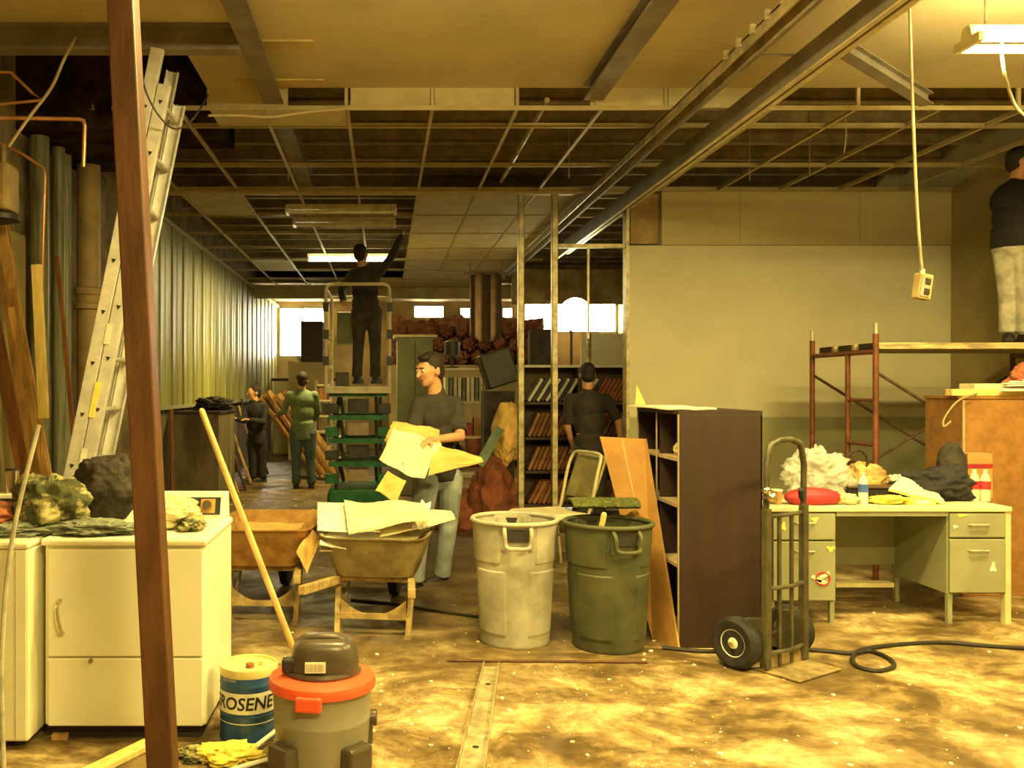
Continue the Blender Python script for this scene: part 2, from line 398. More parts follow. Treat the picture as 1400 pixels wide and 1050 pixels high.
# back wall with high windows
wins = [(-2.6,-1.45,2.25,3.5),(.72,1.5,3.2,3.55),(1.85,2.2,3.2,3.5),(2.9,3.2,3.2,3.5),(3.45,6.0-.25,2.85,3.6)]
xs = sorted(set([XL,XR]+[a for w in wins for a in w[:2]]))
mb = MB()
for a, b in zip(xs, xs[1:]):
    w = [w for w in wins if w[0] <= a+1e-6 and w[1] >= b-1e-6]
    if w: mb.bx(a,b,YB,YB+.2,0,w[0][2]).bx(a,b,YB,YB+.2,w[0][3],ZD)
    else: mb.bx(a,b,YB,YB+.2,0,ZD)
struct('wall_back', mb, 'wallback')
gm = bpy.data.materials.new('window_glass'); gm.use_nodes = True
nt = gm.node_tree; nt.nodes.clear(); o_ = nt.nodes.new('ShaderNodeOutputMaterial'); t_ = nt.nodes.new('ShaderNodeBsdfTransparent'); g_ = nt.nodes.new('ShaderNodeBsdfGlossy'); x_ = nt.nodes.new('ShaderNodeMixShader')
g_.inputs['Roughness'].default_value = .1; x_.inputs[0].default_value = .06
nt.links.new(t_.outputs[0], x_.inputs[1]); nt.links.new(g_.outputs[0], x_.inputs[2]); nt.links.new(x_.outputs[0], o_.inputs[0])
for i, w in enumerate(wins):
    f = MB(); a, b, c, d = w; t = .04
    f.bx(a,b,YB+.02,YB+.1,c,c+t).bx(a,b,YB+.02,YB+.1,d-t,d).bx(a,a+t,YB+.02,YB+.1,c,d).bx(b-t,b,YB+.02,YB+.1,c,d)
    if b-a > 1: f.bx((a+b)/2-.02,(a+b)/2+.02,YB+.02,YB+.1,c,d)
    wo = struct('window_%d' % (i+1), f, 'wallolive')
    MB().bx(a+.01,b-.01,YB+.05,YB+.06,c+.01,d-.01).build('pane', gm, wo)
# partition wall (white), upper board, olive lower part
struct('wall_partition', MB().bx(2.5,XR,YW,YW+.12,0,2.95), 'wallwhite')
struct('wall_partition', MB().bx(2.83,XR,YW-.012,YW+.12,2.955,3.5), 'wallupper')
struct('trim_3', MB().bx(2.5,XR,YW-.015,YW,0,1.2), 'wallolive')
for k, xj in enumerate((3.62, 4.84)):
    struct('trim_%d' % (4+k), MB().bx(xj,xj+.012,YW-.016,YW-.011,2.96,3.49), 'wallolive')
struct('trim_6', MB().bx(2.47,2.5,YW-.01,YW+.13,0,3.5), 'stud')
# soffit across the hall
struct('trim_7', MB().bx(XL,XR,YS,YS+.12,3.30,3.56), 'tile')

# ------------------------------------------------------------------ roof joists and beams
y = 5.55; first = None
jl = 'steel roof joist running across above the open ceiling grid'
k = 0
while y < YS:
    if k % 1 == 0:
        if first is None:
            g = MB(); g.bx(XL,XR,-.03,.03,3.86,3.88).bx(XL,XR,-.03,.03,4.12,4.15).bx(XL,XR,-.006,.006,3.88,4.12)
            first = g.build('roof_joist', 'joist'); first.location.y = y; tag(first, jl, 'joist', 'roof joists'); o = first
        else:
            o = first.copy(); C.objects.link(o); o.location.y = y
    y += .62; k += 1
def ibeam(name, label, p0, p1, w, h, m='beamgrey', group=None):
    t = thing(name, label, 'beam', p0, 0, group); g = MB(); p0, p1 = V(p0), V(p1)
    d = (p1-p0).normalized(); x = d.cross(V((0,0,1))).normalized(); u = x.cross(d)
    g.beam(p0-u*h/2, p1-u*h/2, w, h*.12).beam(p0+u*h/2, p1+u*h/2, w, h*.12).beam(p0, p1, w*.2, h)
    g.build('flange', m, t, world=True); return t
ibeam('steel_beam', 'dark steel beam running away overhead, left of the room centre', (-.79,YF+.1,3.60), (-.79,9.0,3.60), .14, .12)
ibeam('steel_beam', 'dark steel beam under the pale ceiling, right of the room centre, ending at the grid', (1.49,YF+.1,3.60), (1.49,6.35,3.60), .14, .1)
ibeam('steel_beam', 'grey crosswise beam at the upper left in front of the torn ceiling hole', (XL+.02,5.30,3.57), (-.86,5.30,3.57), .1, .14)
# parallel tracks of the removed partition
t = thing('ceiling_track', 'long dark steel ceiling track, the wider right one of the two', 'track', (2.42,1,3.4))
g = MB(); g.bx(2.36,2.50,1.0,12.2,3.40,3.415).bx(2.36,2.375,1.0,12.2,3.27,3.40).bx(2.485,2.50,1.0,12.2,3.33,3.40); g.build('channel', 'beamgrey', t, world=True)
g = MB(); g.bx(2.355,2.385,1.0,12.2,3.262,3.272).bx(2.49,2.53,1.0,12.2,3.325,3.335); g.build('lip', 'railedge', t, world=True)
t = thing('ceiling_track', 'narrow pale steel ceiling track with hanger clips, the left one of the two', 'track', (2.05,1,3.4))
g = MB(); g.bx(2.01,2.09,1.0,15,3.44,3.452).bx(2.01,2.02,1.0,15,3.38,3.45).bx(2.08,2.09,1.0,15,3.36,3.45); g.build('channel', 'rail', t, world=True)
g = MB(); g.bx(2.078,2.10,1.0,15,3.35,3.36); g.build('lip', 'beamgrey', t, world=True)
for k in range(5):
    yy = 4.45+k*.19; MB().bx(1.985,2.012,yy,yy+.02,3.42,3.47).build('clip', 'railedge', t, world=True)
ibeam('steel_angle', 'short dark steel bar angled across the ceiling near the right track', (2.62,5.15,3.48), (3.62,5.95,3.42), .08, .07)
for (x, yy, lab) in ((2.30,5.15,'threaded rod sticking sideways from the wide track, the nearer one'), (2.30,6.15,'threaded rod sticking sideways from the wide track, the farther one')):
    o = MB().tube([(x-.12,yy,3.42),(x+.1,yy,3.42)], .008).build('track_rod', 'beamgrey'); tag(o, lab, 'rod')

# ------------------------------------------------------------------ suspended grid
t = thing('ceiling_grid', 'exposed suspended ceiling grid, nearer section with most tiles missing', 'ceiling grid', (0,YG,ZG))
xr = [-.263+.61*k for k in range(-3, 10)]
def tee(g, p0, p1):
    p0, p1 = V(p0), V(p1); g.beam(p0, p1, .026, .004); g.beam(p0+V((0,0,.018)), p1+V((0,0,.018)), .004, .034)
for x in xr:
    g = MB(); tee(g, (x,YG,ZG), (x,YW-.02,ZG)); g.build('main_runner', 'tbar', t, world=True)
for yy in (6.86, 8.07, 9.06):
    g = MB(); tee(g, (XL,yy,ZG-.001), (XR,yy,ZG-.001)); g.build('cross_tee', 'tbar', t, world=True)
g = MB(); g.bx(-1.95,XR,YG-.012,YG,ZG-.012,ZG+.02); g.build('edge_angle', 'tbar', t, world=True)
t2 = thing('ceiling_grid', 'exposed suspended ceiling grid, farther section over the aisle', 'ceiling grid', (0,YW,ZG))
g = MB(); g.bx(XL,2.5,YW-.02,YW+.05,ZG-.03,ZG+.04); g.build('edge_angle', 'tbar', t2, world=True)
for x in xr[:8]:
    g = MB(); tee(g, (x,YW+.05,ZG), (x,YS,ZG)); g.build('main_runner', 'tbar', t2, world=True)
yc = [9.15+1.22*k for k in range(1, 8)]
for yy in yc:
    g = MB(); tee(g, (XL,yy,ZG-.001), (XR if yy > YW+1 and False else 2.5,yy,ZG-.001)); g.build('cross_tee', 'tbar', t2, world=True)
# fascia boards between near ceiling and grid, some gone
fx = [(-1.27,-.62),(.36,1.0),(1.0,1.5),(2.0,2.62),(1.5+.0,2.0)]
fascia = [(-1.28,-.68,'left of the crossing dark beam'),(-.25,.34,'the first right of the left dark gap'),(.355,.945,'left of the middle dark gap'),(1.50,2.02,'under the pale track'),(2.03,2.74,'crossed by the wide dark track')]
for a, b, w in fascia:
    z0 = ZG+.0 if a > -1.5 else ZG-.02
    o = MB().bx(a+.01,b-.01,YG,YG+.015,z0+.02,ZN).build('fascia_board', 'tile'); tag(o, 'pale upright board edging the ceiling, '+w, 'board')
for x in (-.27,.347,.955,1.49,2.02,2.76,3.4,4.55): MB().bx(x-.012,x+.012,YG-.01,YG+.01,ZG,ZN).build('upright', 'tbar', t, world=True)
for xa, xb, w in ((-1.26,-.89,'nearest the ladder'),(-.86,-.28,'left of the first dark gap')):
    o = MB().bx(xa,xb,YG+.02,6.84,ZG+.004,ZG+.018).build('ceiling_tile', 'tile'); tag(o, 'short pale tile in the first grid row, '+w, 'ceiling tile')
# soffit boards: brown stain patches on near ceiling are loose strips of board
for (px0,px1,py,dd,lab) in ((358,430,52,5.6,'nearer orange board strip stuck under the ceiling'),(325,445,124,6.3,'farther orange board strip stuck under the ceiling')):
    a = P(px0,py,dd); b = P(px1,py,dd)
    o = MB().bx(a.x,b.x,dd-.09,dd+.05,ZN-.012,ZN).build('board_strip', 'strip'); tag(o, lab, 'board')
# remaining tiles
tile0 = None
def tile(ix, iy, lab, grp, m='tile'):
    x = xr[ix]; ya = ([9.15]+yc+[YS])[iy]; yb = ([9.15]+yc+[YS])[iy+1]
    o = MB().bx(0,.61-.03,0,yb-ya-.03,0,.014).build('ceiling_tile', m)
    o.location = (x+.015, ya+.015, ZG+.005)
    tag(o, lab, 'ceiling tile', grp)
for ix in range(4, 7):
    for iy in range(0, 8):
        tile(ix, iy, 'yellowed ceiling tile in the lit block right of the lift worker', 'tiles right of the lift worker')
for iy in (6,7): tile(3, iy, 'yellowed ceiling tile in the lit block right of the lift worker', 'tiles right of the lift worker')
for (iy, lab) in ((0,'pale ceiling tile left in place beside the ladder and left wall'),(4,'dark-edged ceiling tile left in place halfway along the left wall'),(7,'last ceiling tile left in place against the soffit by the left wall')):
    tile(0, iy, lab, None)
o = MB().bx(2.52,2.80,YW+.02,YW+.05,2.97,3.48).build('wall_backing', 'tile_dirty'); tag(o, 'brown exposed backing above the corner of the white partition', 'panel')
# two steel wall studs in the opening + header
for px, lab in ((712,'upright galvanised wall stud in the opening, the left one'), (758,'upright galvanised wall stud in the opening, the right one')):
    x = P(px,500,YW+.05).x
    o = thing('wall_stud', lab, 'stud', (x,YW+.05,0))
    g = MB(); g.bx(-.03,.03,-.04,-.036,0,3.5).bx(-.03,-.026,-.04,.04,0,3.5).bx(.026,.03,-.04,.0,0,3.5); g.build('web', 'stud', o)
o = MB().bx(P(757,335,9.15).x,2.47,9.12,9.18,2.93,2.97).build('header_track', 'stud'); tag(o, 'thin steel header between the right stud and the white wall', 'header')
o = MB().bx(P(803,335,9.15).x,P(803,335,9.15).x+.02,9.14,9.16,2.0,2.93).build('hanger_strap', 'stud'); tag(o, 'thin hanging strap below the steel header', 'strap')

# ------------------------------------------------------------------ light fixtures
def fixture(name, label, x0, y, z, lit, L=1.22, m='tube', power=0, n=2):
    t = thing(name, label, 'light', (x0+L/2, y, z))
    g = MB(); h = L/2
    g.prism([(-h,-.045,.0),(-h,.045,.0),(-h,.03,.06),(-h,-.03,.06)], (L,0,0)); g.build('housing', 'fixture', t)
    for k in range(n):
        yy = (-.085,.085)[k] if n == 2 else 0
        MB().tube([(-h+.03,yy,-.022),(h-.03,yy,-.022)], .02, 10).build('tube', m if lit else 'fixture', t)
    for xa in (-h,h-.03): MB().bx(xa,xa+.03,-.1,.1,-.045,0).build('socket', 'fixture', t)
    if power:
        l = bpy.data.lights.new('fluorescent_lamp','AREA'); l.shape = 'RECTANGLE'; l.size = L-.1; l.size_y = .22; l.energy = power; l.color = LC
        lo = bpy.data.objects.new('fluorescent_lamp', l); C.objects.link(lo); lo.location = (0,0,-.05); lo.parent = t
    return t
LC = (1.0,.745,.235)
fixture('fluorescent_fixture', 'glowing fluorescent fixture hanging at the upper right corner', 3.0, 4.6, 3.30, True, power=75)
fixture('fluorescent_fixture', 'lit fluorescent fixture above the near middle of the room', -.2, 3.9, 3.54, True, power=90)
fixture('fluorescent_fixture', 'lit fluorescent fixture above the desk side of the room', 2.4, 2.3, 3.52, True, power=110)
fixture('fluorescent_fixture', 'lit fluorescent fixture behind the viewer', .2, .2, 3.5, True, power=110)
fixture('fluorescent_fixture', 'small lit fluorescent fixture over the lift worker', -1.13, 13.2, 3.42, True, m='tubefar', power=95)
fixture('fluorescent_fixture', 'unlit fluorescent strip in the dark grid, the nearer one', -1.08, 9.85, 3.46, False, n=1)
fixture('fluorescent_fixture', 'unlit fluorescent strip in the dark grid, the one behind the nearer strip', -1.08, 10.6, 3.46, False, n=1)
for xa in (3.1,4.1):
    o = MB().tube([(xa,4.6,3.36),(xa,4.6,ZN)], .006).build('hanging_rod', 'cable'); tag(o, 'thin rod holding up the glowing corner fixture', 'rod', 'rods of the corner fixture')

# ------------------------------------------------------------------ foreground post
t = thing('steel_post', 'rust-brown square steel post leaning slightly in the left foreground', 'post', (-.72,3.05,0))
pb = V((-.745,3.05,0)); pt_ = V((-.935,3.05,ZN))
g = MB(); g.beam(pb, pt_, .09, .09, up=(0,1,0)); g.build('post_tube', 'rust', t, world=True, bev=.006)
MB().box((-.735,3.05,.006), (.2,.2,.012)).build('base_plate', 'rust', t, world=True)

# ------------------------------------------------------------------ appliances
def dryer():
    t = thing('dryer', 'white clothes dryer with a chrome-handled door behind the rusty post', 'dryer', (-1.09,3.78,0))
    x0, x1, y0, y1 = -1.445, -.755, 3.78, 4.42
    MB().bx(x0,x1,y0+.02,y1,.06,.83).build('cabinet', 'white', t, world=True, bev=.012)
    MB().bx(x0+.03,x1-.03,y0+.05,y1-.05,0,.06).build('toe_kick', 'darkgap', t, world=True)
    MB().bx(x0-.008,x1+.008,y0-.01,y1,.83,.862).build('top', 'white', t, world=True, bev=.012)
    d = MB().bx(x0+.02,x1-.012,y0,y0+.022,.36,.815).build('door', 'white', t, world=True, bev=.006)
    MB().tube(smoothpts([(x0+.075,y0,.60),(x0+.07,y0-.03,.58),(x0+.075,y0-.035,.53),(x0+.085,y0-.03,.48),(x0+.085,y0,.46)],5), .009).build('handle', 'chrome', d, world=True)
    d = MB().bx(x0+.02,x1-.012,y0,y0+.022,.065,.352).build('kick_panel', 'white', t, world=True, bev=.006)
    MB().lathe([(.01,0),(.01,.01)], ((x0+x1)/2-.14,y0-.002,.345), 12, Matrix.Rotation(PI/2,3,'X')).build('latch', 'chrome', d, world=True)
    cpl = MB().hexa([(x0+.02,y1-.10,.862),(x1-.01,y1-.10,.862),(x1-.01,y1,.862),(x0+.02,y1,.862),(x0+.02,y1-.05,.99),(x1-.01,y1-.05,.99),(x1-.01,y1,.99),(x0+.02,y1,.99)]).build('control_panel', 'white', t, world=True, bev=.006)
    R = Matrix.Rotation(math.radians(-21),3,'X')
    MB().box((x1-.17,y1-.082,.925), (.26,.006,.085), R).build('face_plate', 'black', cpl, world=True)
    MB().box((x1-.10,y1-.086,.925), (.07,.006,.07), R).build('dial_plate', 'plytan', cpl, world=True)
    MB().lathe([(.024,0),(.022,.03)], (x1-.10,y1-.088,.925), 20, Matrix.Rotation(math.radians(69)+0,3,'X')).build('knob', 'chrome', cpl, world=True)
dryer()
def washer():
    t = thing('washing_machine', 'white washing machine cut off at the left edge, beside the dryer', 'washer', (-1.85,3.72,0))
    x0, x1, y0, y1 = -2.16, -1.475, 3.70, 4.36
    MB().bx(x0,x1,y0,y1,.03,.83).build('cabinet', 'white2', t, world=True, bev=.012)
    MB().bx(x0-.005,x1+.005,y0-.01,y1,.83,.862).build('top', 'white2', t, world=True, bev=.012)
    for xx in (x0+.06,x1-.06):
        for yy in (y0+.06,y1-.06): MB().lathe([(.025,0),(.02,.03)], (xx,yy,0), 12).build('foot', 'black', t, world=True)
    MB().bx(x1-.055,x1-.052,y0-.003,y0,.04,.82).build('seam_strip', 'aludull', t, world=True)
    c = MB().bx(x0+.02,x1-.01,y1-.09,y1,.862,.99).build('control_panel', 'white2', t, world=True, bev=.006)
    MB().bx(x0+.08,x1-.06,y1-.094,y1-.09,.885,.97).build('face_plate', 'black', c, world=True)
washer()
# clothes and bags on the machines, and a tumbler
def pile(name, label, cat, c, r, m, seed, flat, amp=.3, freq=2.4, fold=.8, parts=()):
    t = MB().blob(c, r, seed, amp, freq, 48, 30, flat, fold).build(name, m); tag(t, label, cat); return t
ZT = .8625
pile('camouflage_bag', 'camouflage cloth bag slumped on the machines, left of the dark jacket', 'bag', (-1.50,4.0,.98), (.17,.14,.13), 'camo', 3, ZT, .34, 2.6, .9)
pile('jacket', 'dark charcoal jacket bunched high on the dryer behind the post', 'jacket', (-1.30,4.16,1.03), (.15,.11,.16), 'jacket', 5, ZT, .28, 2.2, .7)
pile('rag', 'rust red rag lying at the left edge on the washer', 'rag', (-1.80,3.98,.93), (.17,.15,.06), 'clothred', 8, ZT)
pile('rag', 'grey green rag flattened on the dryer top in front of the jacket', 'rag', (-1.27,3.90,.888), (.20,.09,.035), 'clothgrey', 9, ZT, .5, 3)
pile('rag', 'pale cream cloth heaped on the dryer right of the post', 'rag', (-.98,4.08,.93), (.12,.12,.07), 'clothcream', 12, ZT, .4, 2.6)
pile('rag', 'small camouflage rag tucked against the cream cloth on the dryer', 'rag', (-.86,4.0,.888), (.055,.08,.03), 'camo', 14, ZT, .4, 3)
pile('rag', 'dull green cloth spread on the washer top below the camouflage bag', 'rag', (-1.62,3.86,.885), (.17,.08,.03), 'clothgrey', 31, ZT, .5, 3)
t = thing('metal_tumbler', 'shiny metal tumbler standing at the far left edge behind the washer', 'tumbler', P(8,662,4.3)-V((0,0,0)))
t.location = (-1.80,4.32,.991)
MB().lathe([(.028,0),(.033,.11),(.034,.115)], seg=20).build('cup', 'chrome', t)
MB().lathe([(.0345,.108),(.0345,.118)], seg=20).build('rim', 'black', t)
# thin pole at the left edge
o = MB().tube(smoothpts([(-1.50,3.52,0),(-1.52,3.55,.45),(-1.49,3.58,.9),(-1.40,3.62,1.35)],6), .010, 8).build('thin_pole', 'aludull'); tag(o, 'thin grey pole leaning in front of the washer at the left edge', 'pole')

# ------------------------------------------------------------------ pipes and boards at the left wall
def pipe(name, lab, pts, r, m, cat='pipe', seg=16):
    o = MB().tube(pts, r, seg).build(name, m); return tag(o, lab, cat)
t = thing('drain_pipe', 'thick tan vertical pipe with a coupling behind the ladder', 'pipe', (-2.45,7.4,0))
MB().tube([(0,0,0),(0,0,3.34)], .095, 24).build('pipe_body', 'pipe', t)
MB().lathe([(.10,0),(.118,.01),(.118,.05),(.105,.06),(.105,.12),(.116,.13),(.116,.18),(.10,.19)], (0,0,2.14), 24).build('coupling', 'pipe', t)
for i, (x, yy, r, lab) in enumerate(((-2.5,6.85,.05,'dark green vertical pipe left of the thick tan pipe'),(-2.52,7.06,.045,'slimmer dark green vertical pipe beside the thick tan pipe'),(-2.53,6.55,.07,'dark brown vertical pipe behind the copper line'))):
    pipe('vertical_pipe', lab, [(x,yy,0),(x,yy,3.34)], r, 'pipedark')
pipe('copper_pipe', 'bright copper pipe running right and turning down, upper left', smoothpts([P(-10,161,5.2),P(60,162,5.25)],2)+[P(108,163,5.3),P(114,165,5.3),P(116,172,5.3),P(114,228,5.3)], .012, 'copper', seg=10)
pipe('copper_pipe', 'slim copper line dropping straight down at the left', [P(0,195,5.6),P(30,210,5.6),P(60,230,5.6),P(62,240,5.6),P(58,370,5.65),P(57,640,5.7)], .009, 'copper', seg=8)
pipe('copper_pipe', 'short bent copper line at the upper left edge', [P(-5,98,5.3),P(15,99,5.3),P(45,128,5.3),P(58,137,5.3),P(-5,143,5.3)], .009, 'copper', seg=8)
pipe('cable', 'pale cable slanting down in front of the torn ceiling hole', smoothpts([P(104,50,5.28),P(88,80,5.1),P(70,120,5.1),P(40,160,5.1),P(12,200,5.1)],5), .009, 'cable', 'cable', 8)
def board(lab, p0, p1, w, th, m, up=(0,1,0), name='wood_board'):
    o = MB().beam(p0, p1, w, th, up).build(name, m, bev=.002); return tag(o, lab, 'board')
board('wide tan board leaning at the far left, nearest the wall', P(-8,240,6.0), V((-2.22,6.0,0)), .11, .02, 'wood')
board('reddish dark board leaning at the left edge behind the tan boards', P(-30,330,5.9), V((-2.2,5.9,0)), .09, .02, 'woodred')
board('second tan board leaning left of the ladder, over the first', P(-10,250,5.8), V((-2.02,5.8,0)), .07, .02, 'wood')
board('narrow tan stick leaning between the tan boards and the pale one', P(15,420,5.7), V((-1.96,5.7,0)), .045, .02, 'wood')
board('bright pale yellow board standing upright at the left', P(50,362,5.6), P(60,572,5.55), .06, .03, 'woodlight')
board('dark thin stick leaning beside the thick pipe', P(78,350,6.2), V((-2.05,6.2,0)), .03, .02, 'woodred')
struct('wall_left', MB().bx(XL,XL+.04,5.95,6.5,.0,2.6), 'wallright')
t = thing('gas_meter', 'grey boxy meter fixed at the upper left edge', 'meter', (-2.42,5.6,2.6))
MB().bx(-.12,.10,-.1,.1,.0,.30).build('meter_body', 'pipe', t, bev=.03)
MB().lathe([(.02,0),(.02,.12)], (.03,0,.30), 12).build('nipple', 'pipe', t)
MB().lathe([(.1,0),(.13,-.02),(.13,-.05),(.02,-.08)], (0,0,0), 20).build('regulator', 'black', t)
struct('trim_8', MB().bx(XL,-1.95,6.42,7.7,3.36,4.12).bx(-1.95,-1.29,6.62,7.7,3.56,4.12), 'holeshade')  # added dark box, its colour stands for the shade in the hole
# small pipe assembly right of post
t = thing('standpipe', 'thin rusty standpipe with elbow right of the rusty post', 'pipe', (-2.42,9.2,0))
MB().tube([(0,0,0),(0,0,1.92),(-.02,0,1.97),(-.08,0,1.98),(-.2,0,1.98)], .035, 12).build('pipe_body', 'pipe', t)
MB().lathe([(.05,0),(.05,.07)], (0,0,1.86), 12).build('collar', 'woodred', t)
board('reddish stick leaning on the left wall right of the standpipe', P(235,560,9.0), V((-2.1,8.9,0)), .03, .02, 'woodred')

# ------------------------------------------------------------------ extension ladder
def ladder():
    t = thing('extension_ladder', 'tall aluminium extension ladder leaning up into the ceiling hole', 'ladder', (-2.0,5.4,0))
    b = V((-2.03,0,0)); top = V((-1.285,0,3.66)); d = (top-b).normalized(); n = V((d.z,0,-d.x))
    Lt = (top-b).length
    R = lambda y, off, s0, s1, name, w=.075: MB().beam(b+V((0,y,0))+n*off+d*s0, b+V((0,y,0))+n*off+d*s1, w, .028, up=(0,1,0))
    def rail(y, off, s0, s1, yo):
        g = MB(); o0 = b+V((0,y,0))+n*off+d*s0; o1 = b+V((0,y,0))+n*off+d*s1
        g.beam(o0, o1, .07, .006, up=(0,1,0))       # web
        for k in (-1,1): g.beam(o0+n*.035*k+V((0,yo,0)), o1+n*.035*k+V((0,yo,0)), .006, .03, up=(0,1,0))
        return g
    for (off, s0, s1, nm) in ((0,0,3.55,'base_section'), (.082,.35,3.35,'fly_section')):
        for k, y in enumerate((5.2, 5.6)):
            r = rail(y, off, s0, s1, .015 if k == 0 else -.015).build('side_rail', 'alu', t, world=True)
            if k == 0:
                q = s0+.15
                while q < s1-.05:
                    c = b+V((0,y-.004,0))+n*off+d*q
                    MB().prism([c+n*.013+d*.011, c-n*.013+d*.011, c-d*.013], (0,-.003,0)).build('rung_end', 'black', r, world=True); q += .305
        q = s0+.15
        while q < s1-.05:
            c = b+n*off+d*q
            MB().tube([c+V((0,5.2,0)), c+V((0,5.6,0))], .016, 10).build('rung', 'aludull', t, world=True); q += .305
    for s, m_, w, hh in ((1.86,'sticker',.035,.12),(1.47,'paint',.035,.21),(1.12,'sticker',.035,.12),(.80,'sticker',.035,.12)):
        c = b+V((0,5.193,0))+n*.055+d*s
        MB().beam(c-d*hh/2, c+d*hh/2, w, .002, up=(0,1,0)).build('warning_sticker', m_, t, world=True)
    for y in (5.2,5.6): MB().box(b+V((0,y,.02)), (.11,.05,.04)).build('foot', 'black', t, world=True)
    for s in (2.65,2.95):
        MB().ell(b+V((0,5.58,0))+n*.04+d*s, (.03,.03,.025)).build('rung_lock', 'aludull', t, world=True)
ladder()
pipe('cable', 'dark cord looped across the ladder top', smoothpts([P(188,70,5.0),P(198,120,5.05),P(215,155,5.1),P(238,176,5.2),P(262,165,5.4),P(285,130,5.9)],6), .006, 'cabledark', 'cable', 6)

# ------------------------------------------------------------------ broom handle
a = ZF(408,905)+V((0,.2,0)); 
t = thing('push_broom', 'wooden broom handle leaning up beside the dryer, its foot behind the vacuum', 'broom', (-.42,4.55,0))
MB().cap((-.42,4.55,.06), P(276,562,4.35), .017, .015, 12).build('broom_handle', 'handle', t, world=True)
MB().bx(-.60,-.24,4.51,4.59,.05,.085).build('broom_head', 'wood', t, world=True, bev=.004)
MB().bx(-.59,-.25,4.515,4.585,0,.05).build('bristles', 'jacket', t, world=True)

# ------------------------------------------------------------------ drum
def drum():
    c = V((-.585,3.86,0)); t = thing('kerosene_drum', 'blue kerosene drum with a yellowed top standing by the dryer', 'drum', c)
    r = .122; h = .305
    MB().lathe([(r-.004,0),(r+.002,.006),(r,.012),(r,.11),(r+.002,.115),(r,.12),(r,.235),(r+.002,.24),(r,.245),(r,h-.02)], seg=48).build('drum_body', 'blue', t)
    MB().lathe([(r+.001,h-.03),(r+.004,h),(r+.0015,h+.006),(r-.004,h+.004),(r-.006,h-.006),(.001,h-.006)], seg=48, cap0=False).build('drum_top', 'yellowtop', t)
    MB().lathe([(r+.0012,.128),(r+.0012,.215)], seg=48, cap0=False, cap1=False).build('label_band', 'cream', t)
    MB().lathe([(.018,0),(.018,.018),(.012,.02)], (.01,-.03,h-.006), 16).build('cap', 'woodred', t)
    MB().lathe([(.010,0),(.012,.02),(.007,.024)], (.055,.0,h-.006), 12).build('vent_cap', 'yellowtop', t)
    def wrap(txt, size, zc, mid, m, nm, rr):
        cu = bpy.data.curves.new('lettering','FONT'); cu.body = txt; cu.size = size; cu.align_x = 'CENTER'; cu.resolution_u = 3; cu.shear = .15; cu.offset = .0016 if size > .04 else 0
        tmp = bpy.data.objects.new('lettering', cu); C.objects.link(tmp)
        bpy.context.view_layer.update(); me = bpy.data.meshes.new_from_object(tmp.evaluated_get(bpy.context.evaluated_depsgraph_get()))
        bpy.data.objects.remove(tmp)
        bm = bmesh.new(); bm.from_mesh(me)
        bmesh.ops.triangulate(bm, faces=bm.faces)
        bmesh.ops.subdivide_edges(bm, edges=[e for e in bm.edges if e.calc_length() > .012], cuts=2)
        for v in bm.verts:
            a = mid+v.co.x/rr; v.co = V((rr*math.cos(a), rr*math.sin(a), zc+v.co.y))
        g = MB(); g.bm.free(); g.bm = bm; return g.build(nm, m, t)
    va = math.atan2(-3.86, .585)       # towards the aisle side viewer
    wrap('KEROSENE', .074, .147, va-.52, 'ink', 'lettering', r+.0022)
    wrap('CAUTION', .016, .262, va-.75, 'cream', 'small_lettering', r+.0016)
    MB().lathe([(r+.0008,.085),(r+.0008,.089)], seg=48, cap0=False, cap1=False).build('fine_print_line', 'cream', t)
drum()

